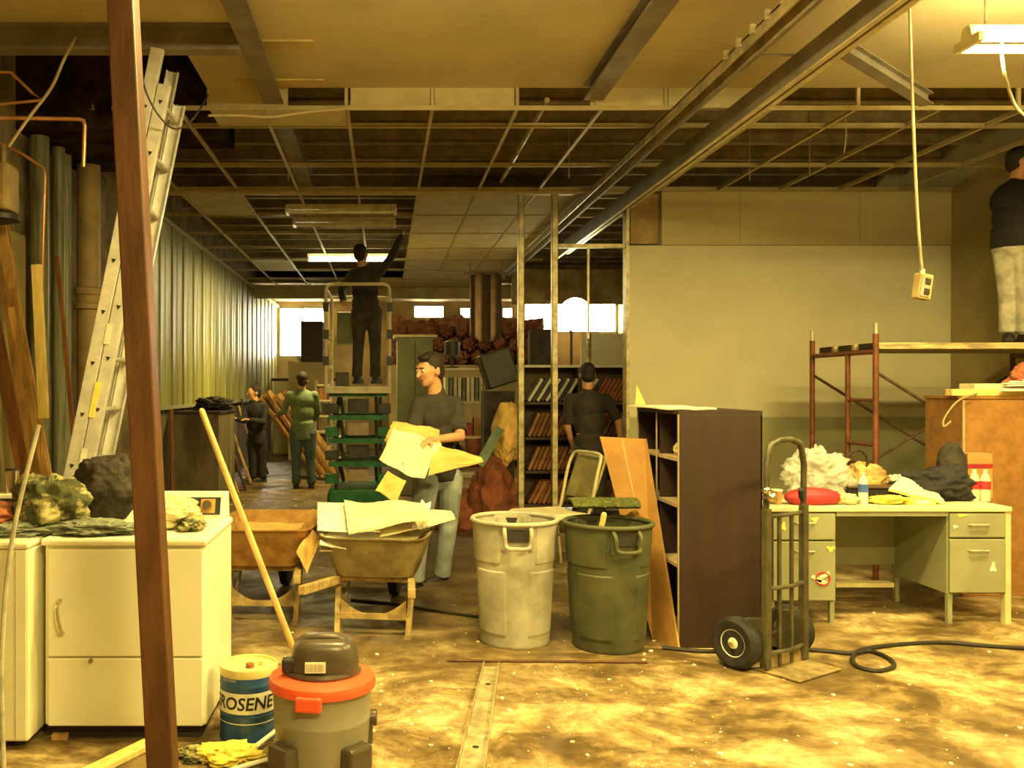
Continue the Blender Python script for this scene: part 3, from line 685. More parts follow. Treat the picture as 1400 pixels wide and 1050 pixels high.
# ------------------------------------------------------------------ shop vacuum
def vac():
    c = V((-.244,3.52,0)); t = thing('shop_vacuum', 'grey wet-dry shop vacuum with a red rim and dark motor head', 'vacuum', c); t.scale = (.92,.92,.93)
    MB().lathe([(.185,.05),(.192,.07),(.205,.22),(.207,.225),(.207,.235),(.205,.24),(.212,.36),(.216,.365)], seg=56).build('tank', 'vacgrey', t)
    MB().lathe([(.216,.352),(.228,.356),(.230,.375),(.222,.395),(.185,.408),(.16,.41)], seg=56).build('rim', 'vacred', t)
    for a in (-100, 80):
        A = math.radians(a); R = rotz(A+PI/2)
        MB().box(V((.228*math.cos(A), .228*math.sin(A), .345)), (.11,.03,.06), R).build('latch', 'vacred', t, bev=.01)
    MB().lathe([(.165,.405),(.170,.42),(.165,.43)], seg=48, fn=lambda a,z: 1-.12*abs(math.sin(a))).build('head_base', 'vacdark', t)
    g = MB(); f = lambda a, z: 1/(abs(math.cos(a))**3.2+abs(math.sin(a)/.80)**3.2)**(1/3.2)
    g.lathe([(.146,.425),(.146,.45),(.140,.49),(.131,.525),(.118,.545),(.095,.556),(.03,.560)], (.01,0,0), seg=48, fn=f); g.build('motor_head', 'vacdark', t)
    g = MB(); g.tube(smoothpts([(-.10,.0,.47),(-.095,-.02,.535),(-.02,-.03,.562),(.08,-.02,.552),(.115,0,.49)],6), .016, 10); g.build('carry_handle', 'vacdark', t)
    MB().box((-.13,-.06,.455), (.07,.05,.06)).build('switch_box', 'black', t, bev=.01)
    lb = MB().box((-.02,-.122,.462), (.085,.01,.042), Matrix.Rotation(math.radians(-8),3,'X')).build('label_plate', 'sticker', t)
    g = MB()
    for k in range(12): g.box((-.055+k*.006,-.128,.462), (.002+.001*(k%3==0),.002,.030), Matrix.Rotation(math.radians(-8),3,'X'))
    g.build('barcode', 'vacgrey', lb)
    for a in (-135,-45,45,135):
        A = math.radians(a); p = V((.195*math.cos(A), .195*math.sin(A), 0))
        k = MB().box(p*1.07+V((0,0,.10)), (.125,.085,.11), rotz(A+PI/2)).build('caster_bracket', 'vacdark', t, bev=.014)
        R = rotz(A) @ Matrix.Rotation(PI/2,3,'X')
        MB().lathe([(.01,-.012),(.026,-.012),(.029,0),(.026,.012),(.01,.012)], p*1.12+V((0,0,.029)), 20, R).build('wheel', 'rubber', k)
    g = MB().lathe([(.035,0),(.035,.04),(.03,.045)], (.19,.04,.20), 18, Matrix.Rotation(PI/2,3,'Y')); g.build('drain_cap', 'vacdark', t)
vac()

# ------------------------------------------------------------------ trash cans
def trash(label, c, r, h, m, ra, inner):
    t = thing('trash_can', label, 'trash can', c, ra)
    def fn(a, z):
        k = 1.0
        w = abs(math.sin(a*2))              # alternating relief panels
        if .10*h < z < .62*h and w > .62: k += .03
        if z > .68*h and abs(math.sin(a)) < .90: k += .03
        return k
    prof = []
    n = 90
    for i in range(n+1):
        z = h*i/n; prof.append((r*(.80+.16*i/n), z))
    prof[0] = (r*.78, .0)
    MB().lathe(prof, seg=168, fn=fn, cap1=False).build('can_body', m, t, solid=.006)
    MB().tube([(r*1.0*math.cos(2*PI*k/64), r*1.0*math.sin(2*PI*k/64), h) for k in range(64)], .014, 10, closed=True).build('rim', m, t)
    for s in (1,-1):                        # grip handles on opposite sides
        g = MB(); y = -s*(r*.95); yo = -s*(r+.035)
        z1, z0 = h-.02, h-.125
        g.tube(smoothpts([(-.075,y,z1),(-.075,yo+s*.01,z1-.03),(-.07,yo+s*.01,z0+.02),(-.055,yo,z0),(0,yo-s*.004,z0-.004),(.055,yo,z0),(.07,yo+s*.01,z0+.02),(.075,yo+s*.01,z1-.03),(.075,y,z1)],4), .012, 8)
        g.bx(-.09,-.07,min(y,y+s*.03),max(y,y+s*.03),z0-.02,z1).bx(.07,.09,min(y,y+s*.03),max(y,y+s*.03),z0-.02,z1)
        g.build('grip_handle', m, t)
        MB().box((0,-s*(r*.962),(z0+z1)/2+.012), (.125,.016,.07)).build('handle_recess', 'darkgap', t)
    MB().lathe([(.001,h*.62),(r*.86,h*.62)], seg=40, cap0=False, cap1=False).build('rubbish_bed', inner, t)
    return t
trash('scuffed light grey plastic trash can, left of the green one', (.775,5.30,0), .250, .72, 'cangrey', math.radians(-4), 'jacket')
trash('dirty dark green plastic trash can in front of the leaning board', (1.305,5.20,0), .250, .715, 'cangreen', math.radians(10), 'jacket')
pile('rubbish_scrap', 'crumpled pale scrap inside the grey trash can', 'rubbish', (.74,5.32,.60), (.10,.08,.07), 'paper', 21, None)
o = MB().cap((1.20,5.14,.45), (1.245,5.05,.78), .012, .016).build('rubbish_stick', 'woodlight'); tag(o, 'short pale stick poking out of the green trash can', 'stick')
t = thing('doormat', 'shaggy olive green mat bent over the back of the green trash can', 'mat', (1.32,5.42,.74))
def matf(u, v):
    a = (v-.5)*2.2; return V((-.19+.40*u, .06*math.sin(a)*2.0, .03+.055*math.cos(a)*1.1-.01+.006*noise.noise(V((u*14,v*9,1)))))
g = MB(); g.grid(matf, 60, 24); g.sm = True; g.build('mat_pile', 'olive', t, solid=.022)

# ------------------------------------------------------------------ wheelbarrows
def barrow(label, loc, rz, tray):
    t = thing('wheelbarrow', label, 'wheelbarrow', loc, rz)
    def ring(a, b, z, yo, n=40, e=6.):
        out = []
        for k in range(n):
            th = 2*PI*k/n; c, s = math.cos(th), math.sin(th)
            out.append(V((a*math.copysign(abs(c)**(2/e), c), yo+b*math.copysign(abs(s)**(2/e), s), z)))
        return out
    g = MB(); g.sm = True
    prof = [(.001,.001,.345,.05),(.225,.27,.345,.03),(.245,.30,.36,.03),(.29,.40,.50,.07),(.320,.46,.60,.09),(.337,.476,.606,.09),(.337,.476,.596,.09)]
    rs = [[g.bm.verts.new(p) for p in ring(*q)] for q in prof]
    for a, b in zip(rs, rs[1:]):
        for k in range(40): g.bm.faces.new([a[k],a[(k+1)%40],b[(k+1)%40],b[k]])
    g.build('tray', tray, t, solid=.005)
    for s in (-1,1):
        h = MB().beam((s*.30,-.86,.40), (s*.10,.86,.20), .042, .05).build('handle_shaft', 'barrowwood', t, bev=.005)
        # leg: sloped flat bar with foot
        g = MB(); g.beam((s*.23,-.15,.33), (s*.215,-.28,.01), .045, .012+.02, up=(1,0,0)); g.beam((s*.20,.12,.30), (s*.215,-.22,.03), .03, .012, up=(1,0,0)); g.bx(min(s*.195,s*.235),max(s*.195,s*.235),-.33,-.22,0,.015)
        g.build('leg', 'barrowwood', t)
    g = MB(); g.bx(-.22,.22,-.262,-.248,.10,.135)
    poly = [(-.20,-.25,.22)]+[(x/100, -.25, .125+.095*abs(x/20)**2) for x in range(-18,19,3)]+[(.20,-.25,.22),(.20,-.25,.12),(-.20,-.25,.12)]
    g.prism(poly, (0,-.006,0)); g.build('leg_brace', 'barrowwood', t)
    MB().bx(-.24,.24,-.20,-.17,.315,.335).build('cross_bar', 'barrowwood', t)
    w = MB().lathe([(.10,-.035),(.155,-.04),(.19,-.03),(.20,0),(.19,.03),(.155,.04),(.10,.035)], (0,.80,.20), 36, Matrix.Rotation(PI/2,3,'Y')).build('wheel', 'rubber', t)
    MB().lathe([(.02,-.045),(.02,-.02),(.11,-.015),(.11,.015),(.02,.02),(.02,.045)], (0,.80,.20), 24, Matrix.Rotation(PI/2,3,'Y')).build('hub', 'rust', w)
    MB().tube([(-.12,.80,.20),(.12,.80,.20)], .01).build('axle', 'rubber', t)
    return t
barrow('wheelbarrow heaped with torn boards in front of the throwing man', (-.03,5.65,0), math.radians(-8), 'barrow')
barrow('empty rusty wheelbarrow with an orange tray, left of the loaded one', (-.77,5.98,0), math.radians(-2), 'barrowrust')

def sheet(name, label, cat, quad, m, jag=.0, warp=.01, seed=0, th=.008, nu=24, nv=14, group=None):
    q = [V(p) for p in quad]; nrm = (q[1]-q[0]).cross(q[3]-q[0]).normalized()
    def fn(u, v):
        def tri(x): x = x*3.3+seed*1.7; i = math.floor(x); h = lambda k: math.sin(k*12.9+seed*7.3); return h(i)+(h(i+1)-h(i))*(x-i)
        uu = u+jag*(.22*tri(v)+.10*noise.noise(V((v*16+seed,seed,0))))*(abs(u-.5)*2)**3; vv = v+jag*(.22*tri(u+5)+.10*noise.noise(V((u*18,seed,3))))*(abs(v-.5)*2)**3
        p = q[0]*(1-uu)*(1-vv)+q[1]*uu*(1-vv)+q[2]*uu*vv+q[3]*(1-uu)*vv
        return p+nrm*warp*noise.noise(V((u*2.3+seed,v*2.1,seed*1.7)))*2
    o = MB().grid(fn, nu, nv).build(name, m, solid=th); return tag(o, label, cat, group)
# torn boards on the loaded barrow
D0 = 5.6
sheet('torn_board', 'white torn board at the bottom front of the barrow heap', 'board', [P(430,748,5.30),P(540,752,5.32),P(550,728,5.75),P(440,722,5.7)], 'cardwhite', .25, .015, 1)
sheet('torn_board', 'bright white board at the left of the barrow heap', 'board', [P(434,724,5.45),P(520,726,5.5),P(515,690,6.0),P(436,688,6.0)], 'cardwhite', .12, .01, 2)
sheet('torn_board', 'long cream board laid on top of the barrow heap', 'board', [P(480,727,5.40),P(592,708,5.45),P(580,688,5.95),P(472,684,5.95)], 'card', .15, .012, 3, th=.012)
sheet('torn_board', 'yellow jagged board sticking out right from the barrow heap', 'board', [P(520,732,5.50),P(622,712,5.55),P(612,698,5.9),P(540,705,5.9)], 'card', .35, .012, 4)
sheet('torn_board', 'narrow torn strip at the right end of the barrow heap', 'board', [P(560,728,5.48),P(578,730,5.5),P(588,690,5.9),P(574,690,5.9)], 'cardwhite', .4, .02, 5)
sheet('torn_board', 'orange tan flap hanging at the left over the empty barrow', 'board', [P(405,755,5.55),P(420,782,5.4),P(438,735,5.5),P(425,724,5.75)], 'cardorange', .1, .01, 6)
sheet('torn_board', 'tan board lying underneath in the loaded barrow', 'board', [P(445,752,5.40),P(560,745,5.40),P(600,720,5.9),P(450,720,5.9)], 'card', .3, .015, 7)
sheet('torn_board', 'tan scrap leaning in the back of the empty barrow', 'board', [P(330,735,5.85),P(400,735,5.85),P(412,716,6.3),P(335,714,6.3)], 'cardorange', .2, .01, 8)

# ------------------------------------------------------------------ people
def hand(g, w, d, n, curl=.6, s=1.0, thumb=1, fr=.0095):
    d = V(d).normalized(); n = V(n); n = (n-d*n.dot(d)).normalized(); sd = d.cross(n).normalized()
    g.ell(w+d*.048*s, (.042*s,.055*s,.017*s), basis(sd, d, n), 14, 8)
    for k, (o, L) in enumerate(((-.031,.066),(-.011,.076),(.010,.072),(.029,.058))):
        b = w+d*.088*s+sd*o*s
        c1 = math.cos(curl*.6); s1 = math.sin(curl*.6); c2 = math.cos(curl*1.6); s2 = math.sin(curl*1.6)
        p1 = b+(d*c1-n*s1)*L*.5*s; p2 = p1+(d*c2-n*s2)*L*.5*s
        g.cap(b-d*.02*s, p1, fr*s, fr*.95*s, 10).cap(p1, p2, fr*.95*s, fr*.8*s, 10)
    tb = w+d*.025*s-sd*.03*s*thumb; t1 = tb+(d*.7-sd*.7*thumb-n*.2).normalized()*.04*s; t2 = t1+(d*.9-sd*.2*thumb-n*.5).normalized()*.03*s
    g.cap(tb, t1, .012*s, .0105*s, 10).cap(t1, t2, .0105*s, .009*s, 10)
def person(label, J, fdir, shirt, trousers, hairm='hair', sleeve='short', vox=.009, hands=None, girth=1., hs=1.08, detail=False, foot=None, shirt_label=None, hemdrop=.06, cap_m=None):
    J = {k: V(v) for k, v in J.items()}
    f = V(fdir).normalized()
    base = (J['anL']+J['anR'])/2; root = thing('person', label, 'person', (base.x, base.y, min(J['anL'].z,J['anR'].z)-.08))
    up = (J['neck']-J['pelvis']).normalized(); rt = (J['shR']-J['shL']).normalized(); bk = rt.cross(up).normalized(); rt = up.cross(bk).normalized()
    # rt, bk, up orthonormal
    B = basis(rt, bk, up); G = girth
    spine = J['neck']-J['pelvis']; H = spine.length
    hc = J['head']; hup = (hc-J['neck']).normalized()*.35+V((0,0,1))*.65; hup.normalize()
    ff = (f-hup*f.dot(hup)).normalized(); hx = ff.cross(hup).normalized(); HB = basis(hx, -ff, hup)*hs   # local -y = facing
    hp = lambda x, y, z: hc+HB@V((x,y,z))
    g = MB()
    g.ell(hp(0,.010,.018), (.074,.092,.092), HB).ell(hp(0,-.022,-.045), (.055,.062,.062), HB).ell(hp(0,-.045,-.082), (.030,.030,.026), HB)
    g.ell(hp(0,-.062,-.008), (.058,.030,.05), HB)
    g.cap(hp(0,-.088,.018), hp(0,-.108,-.026), .010, .015, 10)
    g.ell(hp(0,-.080,.030), (.052,.014,.012), HB)
    for s in (-1,1): g.ell(hp(s*.076,.008,-.008), (.010,.020,.032), HB)
    g.cap(J['neck']-up*.06, hp(0,.015,-.05), .062, .060)
    g.ell(J['pelvis']+spine*.70, (.155*G,.095*G,.19), B).ell(J['pelvis']+spine*.25, (.135*G,.095*G,.17), B)
    g.cap(J['shL']+rt*.03, J['shR']-rt*.03, .058, .058)
    for s in 'LR':
        g.cap(J['sh'+s], J['el'+s], .050, .040).cap(J['el'+s], J['wr'+s], .040, .028)
        g.cap(J['hip'+s], J['kn'+s], .075, .050).cap(J['kn'+s], J['an'+s], .050, .036)
        hd, hn, cu = (hands or {}).get(s, (J['wr'+s]-J['el'+s], V((0,0,1)), .6))
        hand(g, J['wr'+s], hd, hn, cu, 1.0, 1 if s == 'L' else -1)
    g.build('body', 'skin', root, world=True, remesh=vox)
    # shirt
    g = MB(); g.cap(J['shL'].lerp(J['shR'],.5)-up*.02, J['neck']-up*.005, .10, .068)
    g.ell(J['pelvis']+spine*.72, (.178*G,.118*G,.175), B).ell(J['pelvis']+spine*.42, (.158*G,.120*G,.19), B).ell(J['pelvis']+spine*.15-up*.01, (.158*G,.122*G,.12), B)
    g.lathe([(.150*G,-hemdrop),(.150*G,.12)], J['pelvis'], 32, B @ Matrix.Diagonal((1.05,.80,1)).to_3x3())
    g.cap(J['shL']+rt*.035-up*.01, J['shR']-rt*.035-up*.01, .068, .068)
    for s in 'LR':
        sh, el, wr = J['sh'+s], J['el'+s], J['wr'+s]
        g.cap(sh, sh.lerp(el, .72 if sleeve == 'short' else 1.), .062, .060 if sleeve == 'short' else .048)
        if sleeve == 'short': g.tube([sh.lerp(el,.5), sh.lerp(el,.86)], [.062,.067], 16)
        if sleeve == 'long':  g.cap(el, el.lerp(wr,.93), .054, .042)
    so = g.build('shirt', shirt, root, world=True, remesh=vox)
    # trousers
    g = MB(); g.ell(J['pelvis']-up*.03, (.158*G,.118*G,.13), B)
    for s in 'LR':
        g.cap(J['hip'+s], J['kn'+s], .098*G, .074).cap(J['kn'+s], J['an'+s]+(J['kn'+s]-J['an'+s])*.10, .074, .062)
        g.tube([J['kn'+s].lerp(J['an'+s],.6), J['kn'+s].lerp(J['an'+s],.97)], [.066,.070], 16)
    g.build('trousers', trousers, root, world=True, remesh=vox)
    for s in 'LR':
        fd = V(foot[s]).normalized() if foot else V((f.x,f.y,0)).normalized()
        sx = fd.cross(V((0,0,1))); FB = basis(sx, fd, V((0,0,1))); an = J['an'+s]
        z0 = an.z-.08
        g = MB(); g.ell(an+fd*.055+V((0,0,-.035)), (.045,.135,.045), FB).ell(an+V((0,0,-.01)), (.042,.055,.06), FB)
        g.prism([an+FB@V((x,y,-.08)) for x, y in ((-.04,-.07),(.04,-.07),(.047,.08),(.035,.18),(-.035,.18),(-.047,.08))], (0,0,.03))
        g.build('shoe', 'boot', root, world=True, remesh=.009)
    g = MB(); g.ell(hp(0,.026,.040), (.083,.094,.086), HB).ell(hp(0,.052,-.012), (.072,.062,.075), HB)
    if detail: g.ell(hp(-.02,-.058,.092), (.05,.035,.022), HB)
    for s in (-1,1): g.cap(hp(s*.072,.0,.03), hp(s*.074,-.006,-.012), .012, .008, 8)
    g.build('hair', hairm, root, world=True, remesh=.008)
    if detail:
        for s in (-1,1):
            e = MB().ell(hp(s*.030,-.083,.008), (.013,.009,.008), HB).build('eye', 'eyew', root, world=True)
            MB().ell(hp(s*.030,-.0915,.007), (.0055,.003,.0055), HB).build('pupil', 'ink', e, world=True)
            MB().cap(hp(s*.014,-.093,.027), hp(s*.044,-.087,.028), .0045, .003, 8).build('eyebrow', 'hair', root, world=True)
        MB().cap(hp(-.020,-.086,-.050), hp(.020,-.086,-.050), .0055, .0055, 8).build('mouth', 'lip', root, world=True)
    if cap_m:
        g = MB(); g.ell(hp(0,.01,.058), (.09,.105,.066), HB); g.ell(hp(0,-.10,.045), (.06,.06,.008), HB); g.build('cap', cap_m, root, world=True, remesh=.008)
    return root, B
# man throwing boards into the barrow
r_, B_ = person('man in a dark T-shirt and light jeans tossing a board into the wheelbarrow',
    dict(head=P(587,506,6.80), neck=P(597,535,6.86), pelvis=P(598,646,6.88), shL=P(623,552,6.98), shR=P(573,552,6.74),
         elL=P(629,597,6.78), wrL=P(588,602,6.50), elR=P(562,600,6.62), wrR=P(552,622,6.40),
         hipL=P(615,655,6.93), hipR=P(583,655,6.80), knL=P(612,722,6.85), knR=P(575,722,6.66), anL=P(604,787,6.98), anR=P(568,795,6.72)),
    (-.78,-.62,-.12), 'tshirt', 'jeans', vox=.0085, girth=1.08, hs=1.14, detail=True,
    hands={'L':(V((-.6,-.75,-.1)), V((.2,-.1,1)), .9), 'R':(V((-.3,-.9,-.3)), V((.1,.1,1)), .9)})
for k, (x, z) in enumerate(((0,.0),(.012,-.012),(-.01,-.020))):
    pass
sheet('held_board', 'bright yellow-white board sheet held by the man in the T-shirt', 'board', [P(521,628,6.22),P(582,655,6.30),P(606,606,6.50),P(540,584,6.42)], 'card', .15, .03, 11, th=.008)
sheet('held_board', 'long tan strip of board pointing right from the throwing man', 'board', [P(585,650,6.36),P(660,634,6.42),P(655,626,6.5),P(592,606,6.5)], 'cardorange', .2, .02, 12, th=.008)
sheet('held_board', 'ragged tan board held at the back of the bright sheet', 'board', [P(520,600,6.36),P(600,640,6.44),P(600,590,6.55),P(535,578,6.50)], 'cardorange', .3, .03, 13, th=.008)
sheet('falling_board', 'small orange piece of board dropping below the held sheet', 'board', [P(513,672,6.15),P(542,686,6.15),P(556,658,6.25),P(530,645,6.25)], 'cardorange', .1, .015, 14, th=.008)
# worker on the lift
DL = 11.4
person('worker in dark clothes on the scissor lift reaching up to the ceiling',
    dict(head=P(494,348,DL), neck=P(498,366,DL), pelvis=P(500,422,DL), shL=P(482,374,DL), shR=P(518,374,DL),
         elL=P(466,397,DL+.05), wrL=P(470,412,DL-.25), elR=P(536,350,DL), wrR=P(549,322,DL),
         hipL=P(491,426,DL), hipR=P(511,426,DL), knL=P(490,473,DL-.02), knR=P(513,473,DL), anL=P(488,516,DL), anR=P(513,516,DL)),
    (.3,.8,.45), 'tshirt', 'darktrouser', sleeve='long', vox=.012, girth=1.1)
DG = 13.3
person('man in a green shirt and blue jeans seen from behind in the aisle',
    dict(head=P(413,520,DG), neck=P(412,532,DG), pelvis=P(414,588,DG), shL=P(396,540,DG), shR=P(430,540,DG),
         elL=P(388,562,DG+.1), wrL=P(380,566,DG+.3), elR=P(435,563,DG+.1), wrR=P(426,578,DG+.3),
         hipL=P(405,592,DG), hipR=P(423,592,DG), knL=P(405,628,DG), knR=P(424,628,DG), anL=P(405,661,DG), anR=P(426,661,DG)),
    (-.15,1,-.2), 'greenshirt', 'jeansblue', sleeve='long', vox=.013, girth=1.15, hemdrop=.14)
DK = 14.2
person('person in dark clothes standing by the left wall boards, far down the aisle',
    dict(head=P(347,537,DK), neck=P(347,549,DK), pelvis=P(352,602,DK), shL=P(336,556,DK+.05), shR=P(363,556,DK-.05),
         elL=P(334,575,DK-.1), wrL=P(322,572,DK-.3), elR=P(360,577,DK-.15), wrR=P(340,574,DK-.35),
         hipL=P(345,605,DK), hipR=P(358,605,DK), knL=P(346,632,DK), knR=P(358,632,DK), anL=P(346,653,DK), anR=P(359,653,DK)),
    (-.8,-.5,-.3), 'blackcloth', 'blackcloth', sleeve='long', vox=.013)
DB = 9.85
person('man in a black shirt with his back turned at the binder shelves',
    dict(head=P(803,512,DB), neck=P(803,532,DB), pelvis=P(808,612,DB), shL=P(779,545,DB), shR=P(829,545,DB),
         elL=P(776,585,DB+.05), wrL=P(784,612,DB+.2), elR=P(846,578,DB-.02), wrR=P(848,600,DB-.25),
         hipL=P(796,618,DB), hipR=P(820,618,DB), knL=P(796,668,DB), knR=P(820,668,DB), anL=P(796,706,DB), anR=P(820,706,DB)),
    (.1,1,-.15), 'tshirt', 'darktrouser', sleeve='short', vox=.011, girth=1.15, hemdrop=.1)
DS = 7.5
person('worker in a black sweater and pale jeans standing on the scaffold at the right edge',
    dict(head=P(1398,222,DS), neck=P(1388,252,DS), pelvis=P(1386,330,DS), shL=P(1372,262,DS+.1), shR=P(1408,262,DS-.1),
         elL=P(1370,300,DS+.2), wrL=P(1410,290,DS+.1), elR=P(1428,225,DS-.1), wrR=P(1440,180,DS-.05),
         hipL=P(1376,338,DS+.05), hipR=P(1400,338,DS-.05), knL=P(1378,400,DS+.05), knR=P(1402,400,DS-.05), anL=P(1378,456,DS+.05), anR=P(1402,456,DS-.05)),
    (.8,-.35,.35), 'blackcloth', 'jeanspale', sleeve='long', vox=.010, girth=1.12, foot={'L':(-.5,-.8,0),'R':(.2,-1,0)})

# ------------------------------------------------------------------ scissor lift
def lift():
    t = thing('scissor_lift', 'green scissor lift with pale guard rails under the reaching worker', 'scissor lift', (P(491,0,DL).x, DL, 0))
    zp = 1.5+(530-528)*DL/F   # platform height
    MB().bx(-.36,.36,-.55,.55,.10,.26).build('chassis', 'liftgreen', t, bev=.02)
    MB().bx(-.30,.30,-.57,-.55,.03,.12).build('bumper', 'liftgreen', t)
    for sx in (-1,1):
        for yy in (-.42,.42):
            MB().lathe([(.03,-.04),(.10,-.045),(.11,0),(.10,.045),(.03,.04)], (sx*.33,yy,.11), 24, Matrix.Rotation(PI/2,3,'Y')).build('wheel', 'rubber', t)
    n = 4; dz = (zp-.10-.28)/n
    for k in range(n):
        z0 = .28+k*dz; z1 = z0+dz
        for sx in (-1,1):
            x = sx*.27
            MB().beam((x,-.48,z0), (x,.48,z1), .04, .06).build('scissor_arm', 'liftdark', t); MB().beam((x-sx*.05,.48,z0), (x-sx*.05,-.48,z1), .04, .06).build('scissor_arm', 'liftdark', t)
        for yy in (-.48,.48): MB().beam((-.36,yy,z1), (.36,yy,z1), .06, .06).build('cross_tube', 'liftgreen', t)
        for xa in (-.40,.24): MB().bx(xa,xa+.16,-.53,-.44,z0+.05,z0+dz*.6).build('arm_bracket', 'liftgreen' if k % 2 == 0 else 'liftdark', t, bev=.01)
        MB().bx(-.13,.13,-.40,-.32,z0+.06,z0+dz*.8).build('junction_box', 'liftdark' if k % 2 else 'brownedge', t, bev=.01)
    MB().bx(-.38,.38,-.62,.62,zp-.09,zp-.005).build('platform', 'liftwhite', t, bev=.01)
    for s in (-1,1):
        x = s*.385
        g = MB()
        g.tube([(x,-.60,zp-.08),(x,-.60,zp+1.17),(x-s*.02,-.60,zp+1.215),(x-s*.07,-.60,zp+1.235),(0,-.60,zp+1.235)], .022, 10); g.build('guard_post', 'liftwhite', t)
        g = MB(); g.tube([(x,.60,zp-.08),(x,.60,zp+1.2),(0,.60,zp+1.2)], .022, 10); g.build('guard_post', 'liftwhite', t)
        for z in (.25,.62,1.18): MB().tube([(x,-.60,zp+z),(x,.60,zp+z)], .018, 8).build('side_rail', 'liftwhite', t)
        for z in (.3,.62,.95): MB().bx(x-.035,x+.035,-.64,-.60,zp+z-.05,zp+z+.06).build('rail_bracket', 'liftdark', t)
    MB().bx(-.30,-.13,-.10,.12,zp,zp+.18).build('tool_box', 'liftdark', t, bev=.01)
    MB().bx(-.30,-.10,.35,.55,zp+.55,zp+.98).build('control_box', 'gcab', t, bev=.02)
lift()

# ------------------------------------------------------------------ wooden boards / stacks under left panels
for k in (0,1,2,3,4,7,8):
    yy = 12.2+k*.42; m_ = ('woodred','wood','brown')[k%3]
    top = V((XL+.12+.02*(k%2), yy+.3, 1.05+.12*((k*7)%3)))
    o = MB().beam(V((XL+.55+.04*(k%3), yy, 0)), top, .16, .025, up=(1,0,0)).build('leaning_board', m_)
    tag(o, 'old brown board leaning against the left wall beside the people in the aisle', 'board', 'boards leaning on the left aisle wall')
for k in range(7):
    x = -1.9+.10*k; yy = 15.0
    o = MB().beam(V((x+.75, yy-.13*k, 0.03)), V((x-.2, yy-.13*k, 1.35+.05*(k%3))), .07, .04, up=(0,1,0)).build('leaning_lumber', ('wood','woodred')[k%2])
    tag(o, 'slanted piece of lumber in the fanned stack beyond the person in dark clothes', 'lumber', 'fanned lumber in the aisle')
t = thing('drum_stack', 'dark brown stacked crate under the left wall panels', 'crate', (-2.3,11.6,0))
MB().bx(-.28,.28,-.7,.5,0,1.18).build('crate_body', 'dadodark', t, bev=.02)
MB().bx(-.30,.30,-.72,.52,1.18,1.21).build('crate_lid', 'brown', t)
pile('rubbish_heap', 'dark tangled heap of scrap on top of the brown crate', 'rubbish', (-2.24,11.7,1.27), (.22,.42,.10), 'jacket', 41, 1.215, .5, 3)

# ------------------------------------------------------------------ far end clutter
def crate(name, label, cat, x0,x1,y0,y1,z0,z1, m, lid=None, bev=.01):
    t = thing(name, label, cat, ((x0+x1)/2,(y0+y1)/2,z0)); 
    MB().bx(x0,x1,y0,y1,z0,z1).build('carcass', m, t, world=True, bev=bev)
    return t
# tall grey-green cabinet behind throwing man
a = P(543,460,12.4); b = P(592,460,12.4)
t = crate('metal_cabinet', 'tall grey-green metal cabinet behind the throwing man', 'cabinet', a.x,b.x,12.4,12.9,0,2.2,'gcab')
MB().bx(a.x-.05,b.x+.06,12.36,12.94,2.2,2.235).build('top_board', 'liftwhite', t, world=True)
MB().bx((a.x+b.x)/2-.004,(a.x+b.x)/2+.004,12.392,12.4,.05,2.15).build('door_gap', 'darkgap', t, world=True)
MB().bx((a.x+b.x)/2+.03,(a.x+b.x)/2+.045,12.38,12.4,1.0,1.15).build('handle', 'chrome', t, world=True)
# far low wall, boxes, window sill stuff
a = P(380,495,20.5); b = P(450,495,20.5)
t = crate('counter', 'pale low counter at the far end of the aisle under the bright window', 'counter', -2.5,-.9,20.2,20.9,0,1.65,'wallwhite')
MB().bx(-2.55,-.85,20.15,20.95,1.65,1.71).build('top', 'brown', t, world=True)
a = P(411,495,18.5); b = P(441,440,18.5)
t = crate('cardboard_box', 'dark brown box against the bright far window left of the lift', 'box', a.x,b.x,18.5,19.2,2.03,2.88,'brown')
t = crate('shelf_cabinet', 'tall plain cabinet carrying the dark brown box at the far end', 'cabinet', a.x-.25,b.x+.1,18.4,19.3,0,2.025,'wallback')
t = crate('crate', 'pale crate on the floor between the green-shirted man and the lift', 'crate', P(432,650,15).x,P(450,650,15).x,15,15.4,0,.32,'wallwhite')
rk = thing('wall_rack', 'dark rack with pale shelves between the green-shirted man and the lift', 'rack', (P(441,0,15.6).x,15.8,0))
for k in range(5):
    z = .45+.27*k; MB().bx(P(430,0,15.2).x,P(452,0,15.2).x,15.5,15.9,z,z+.03).build('shelf', 'tbar', rk, world=True)
for px in (430,452):
    for yy in (15.5,15.87): MB().bx(P(px,0,15.2).x-.015,P(px,0,15.2).x+.015,yy,yy+.03,0,1.62).build('post', 'beamgrey', rk, world=True)
for k, (px, py, s, m_) in enumerate(((436,628,.14,'brown'),(445,560,.13,'jacket'),(438,532,.15,'woodred'))):
    p = P(px,py,15.2); zz = [.48,1.02,1.29][k]+.001
    o = MB().bx(p.x-.09,p.x+.09,15.55,15.8,zz,zz+.2).build('storage_box', m_, bev=.01); tag(o, ('dark box on the lowest rack shelf left of the lift','black box on the middle rack shelf left of the lift','reddish box on the upper rack shelf left of the lift')[k], 'box')
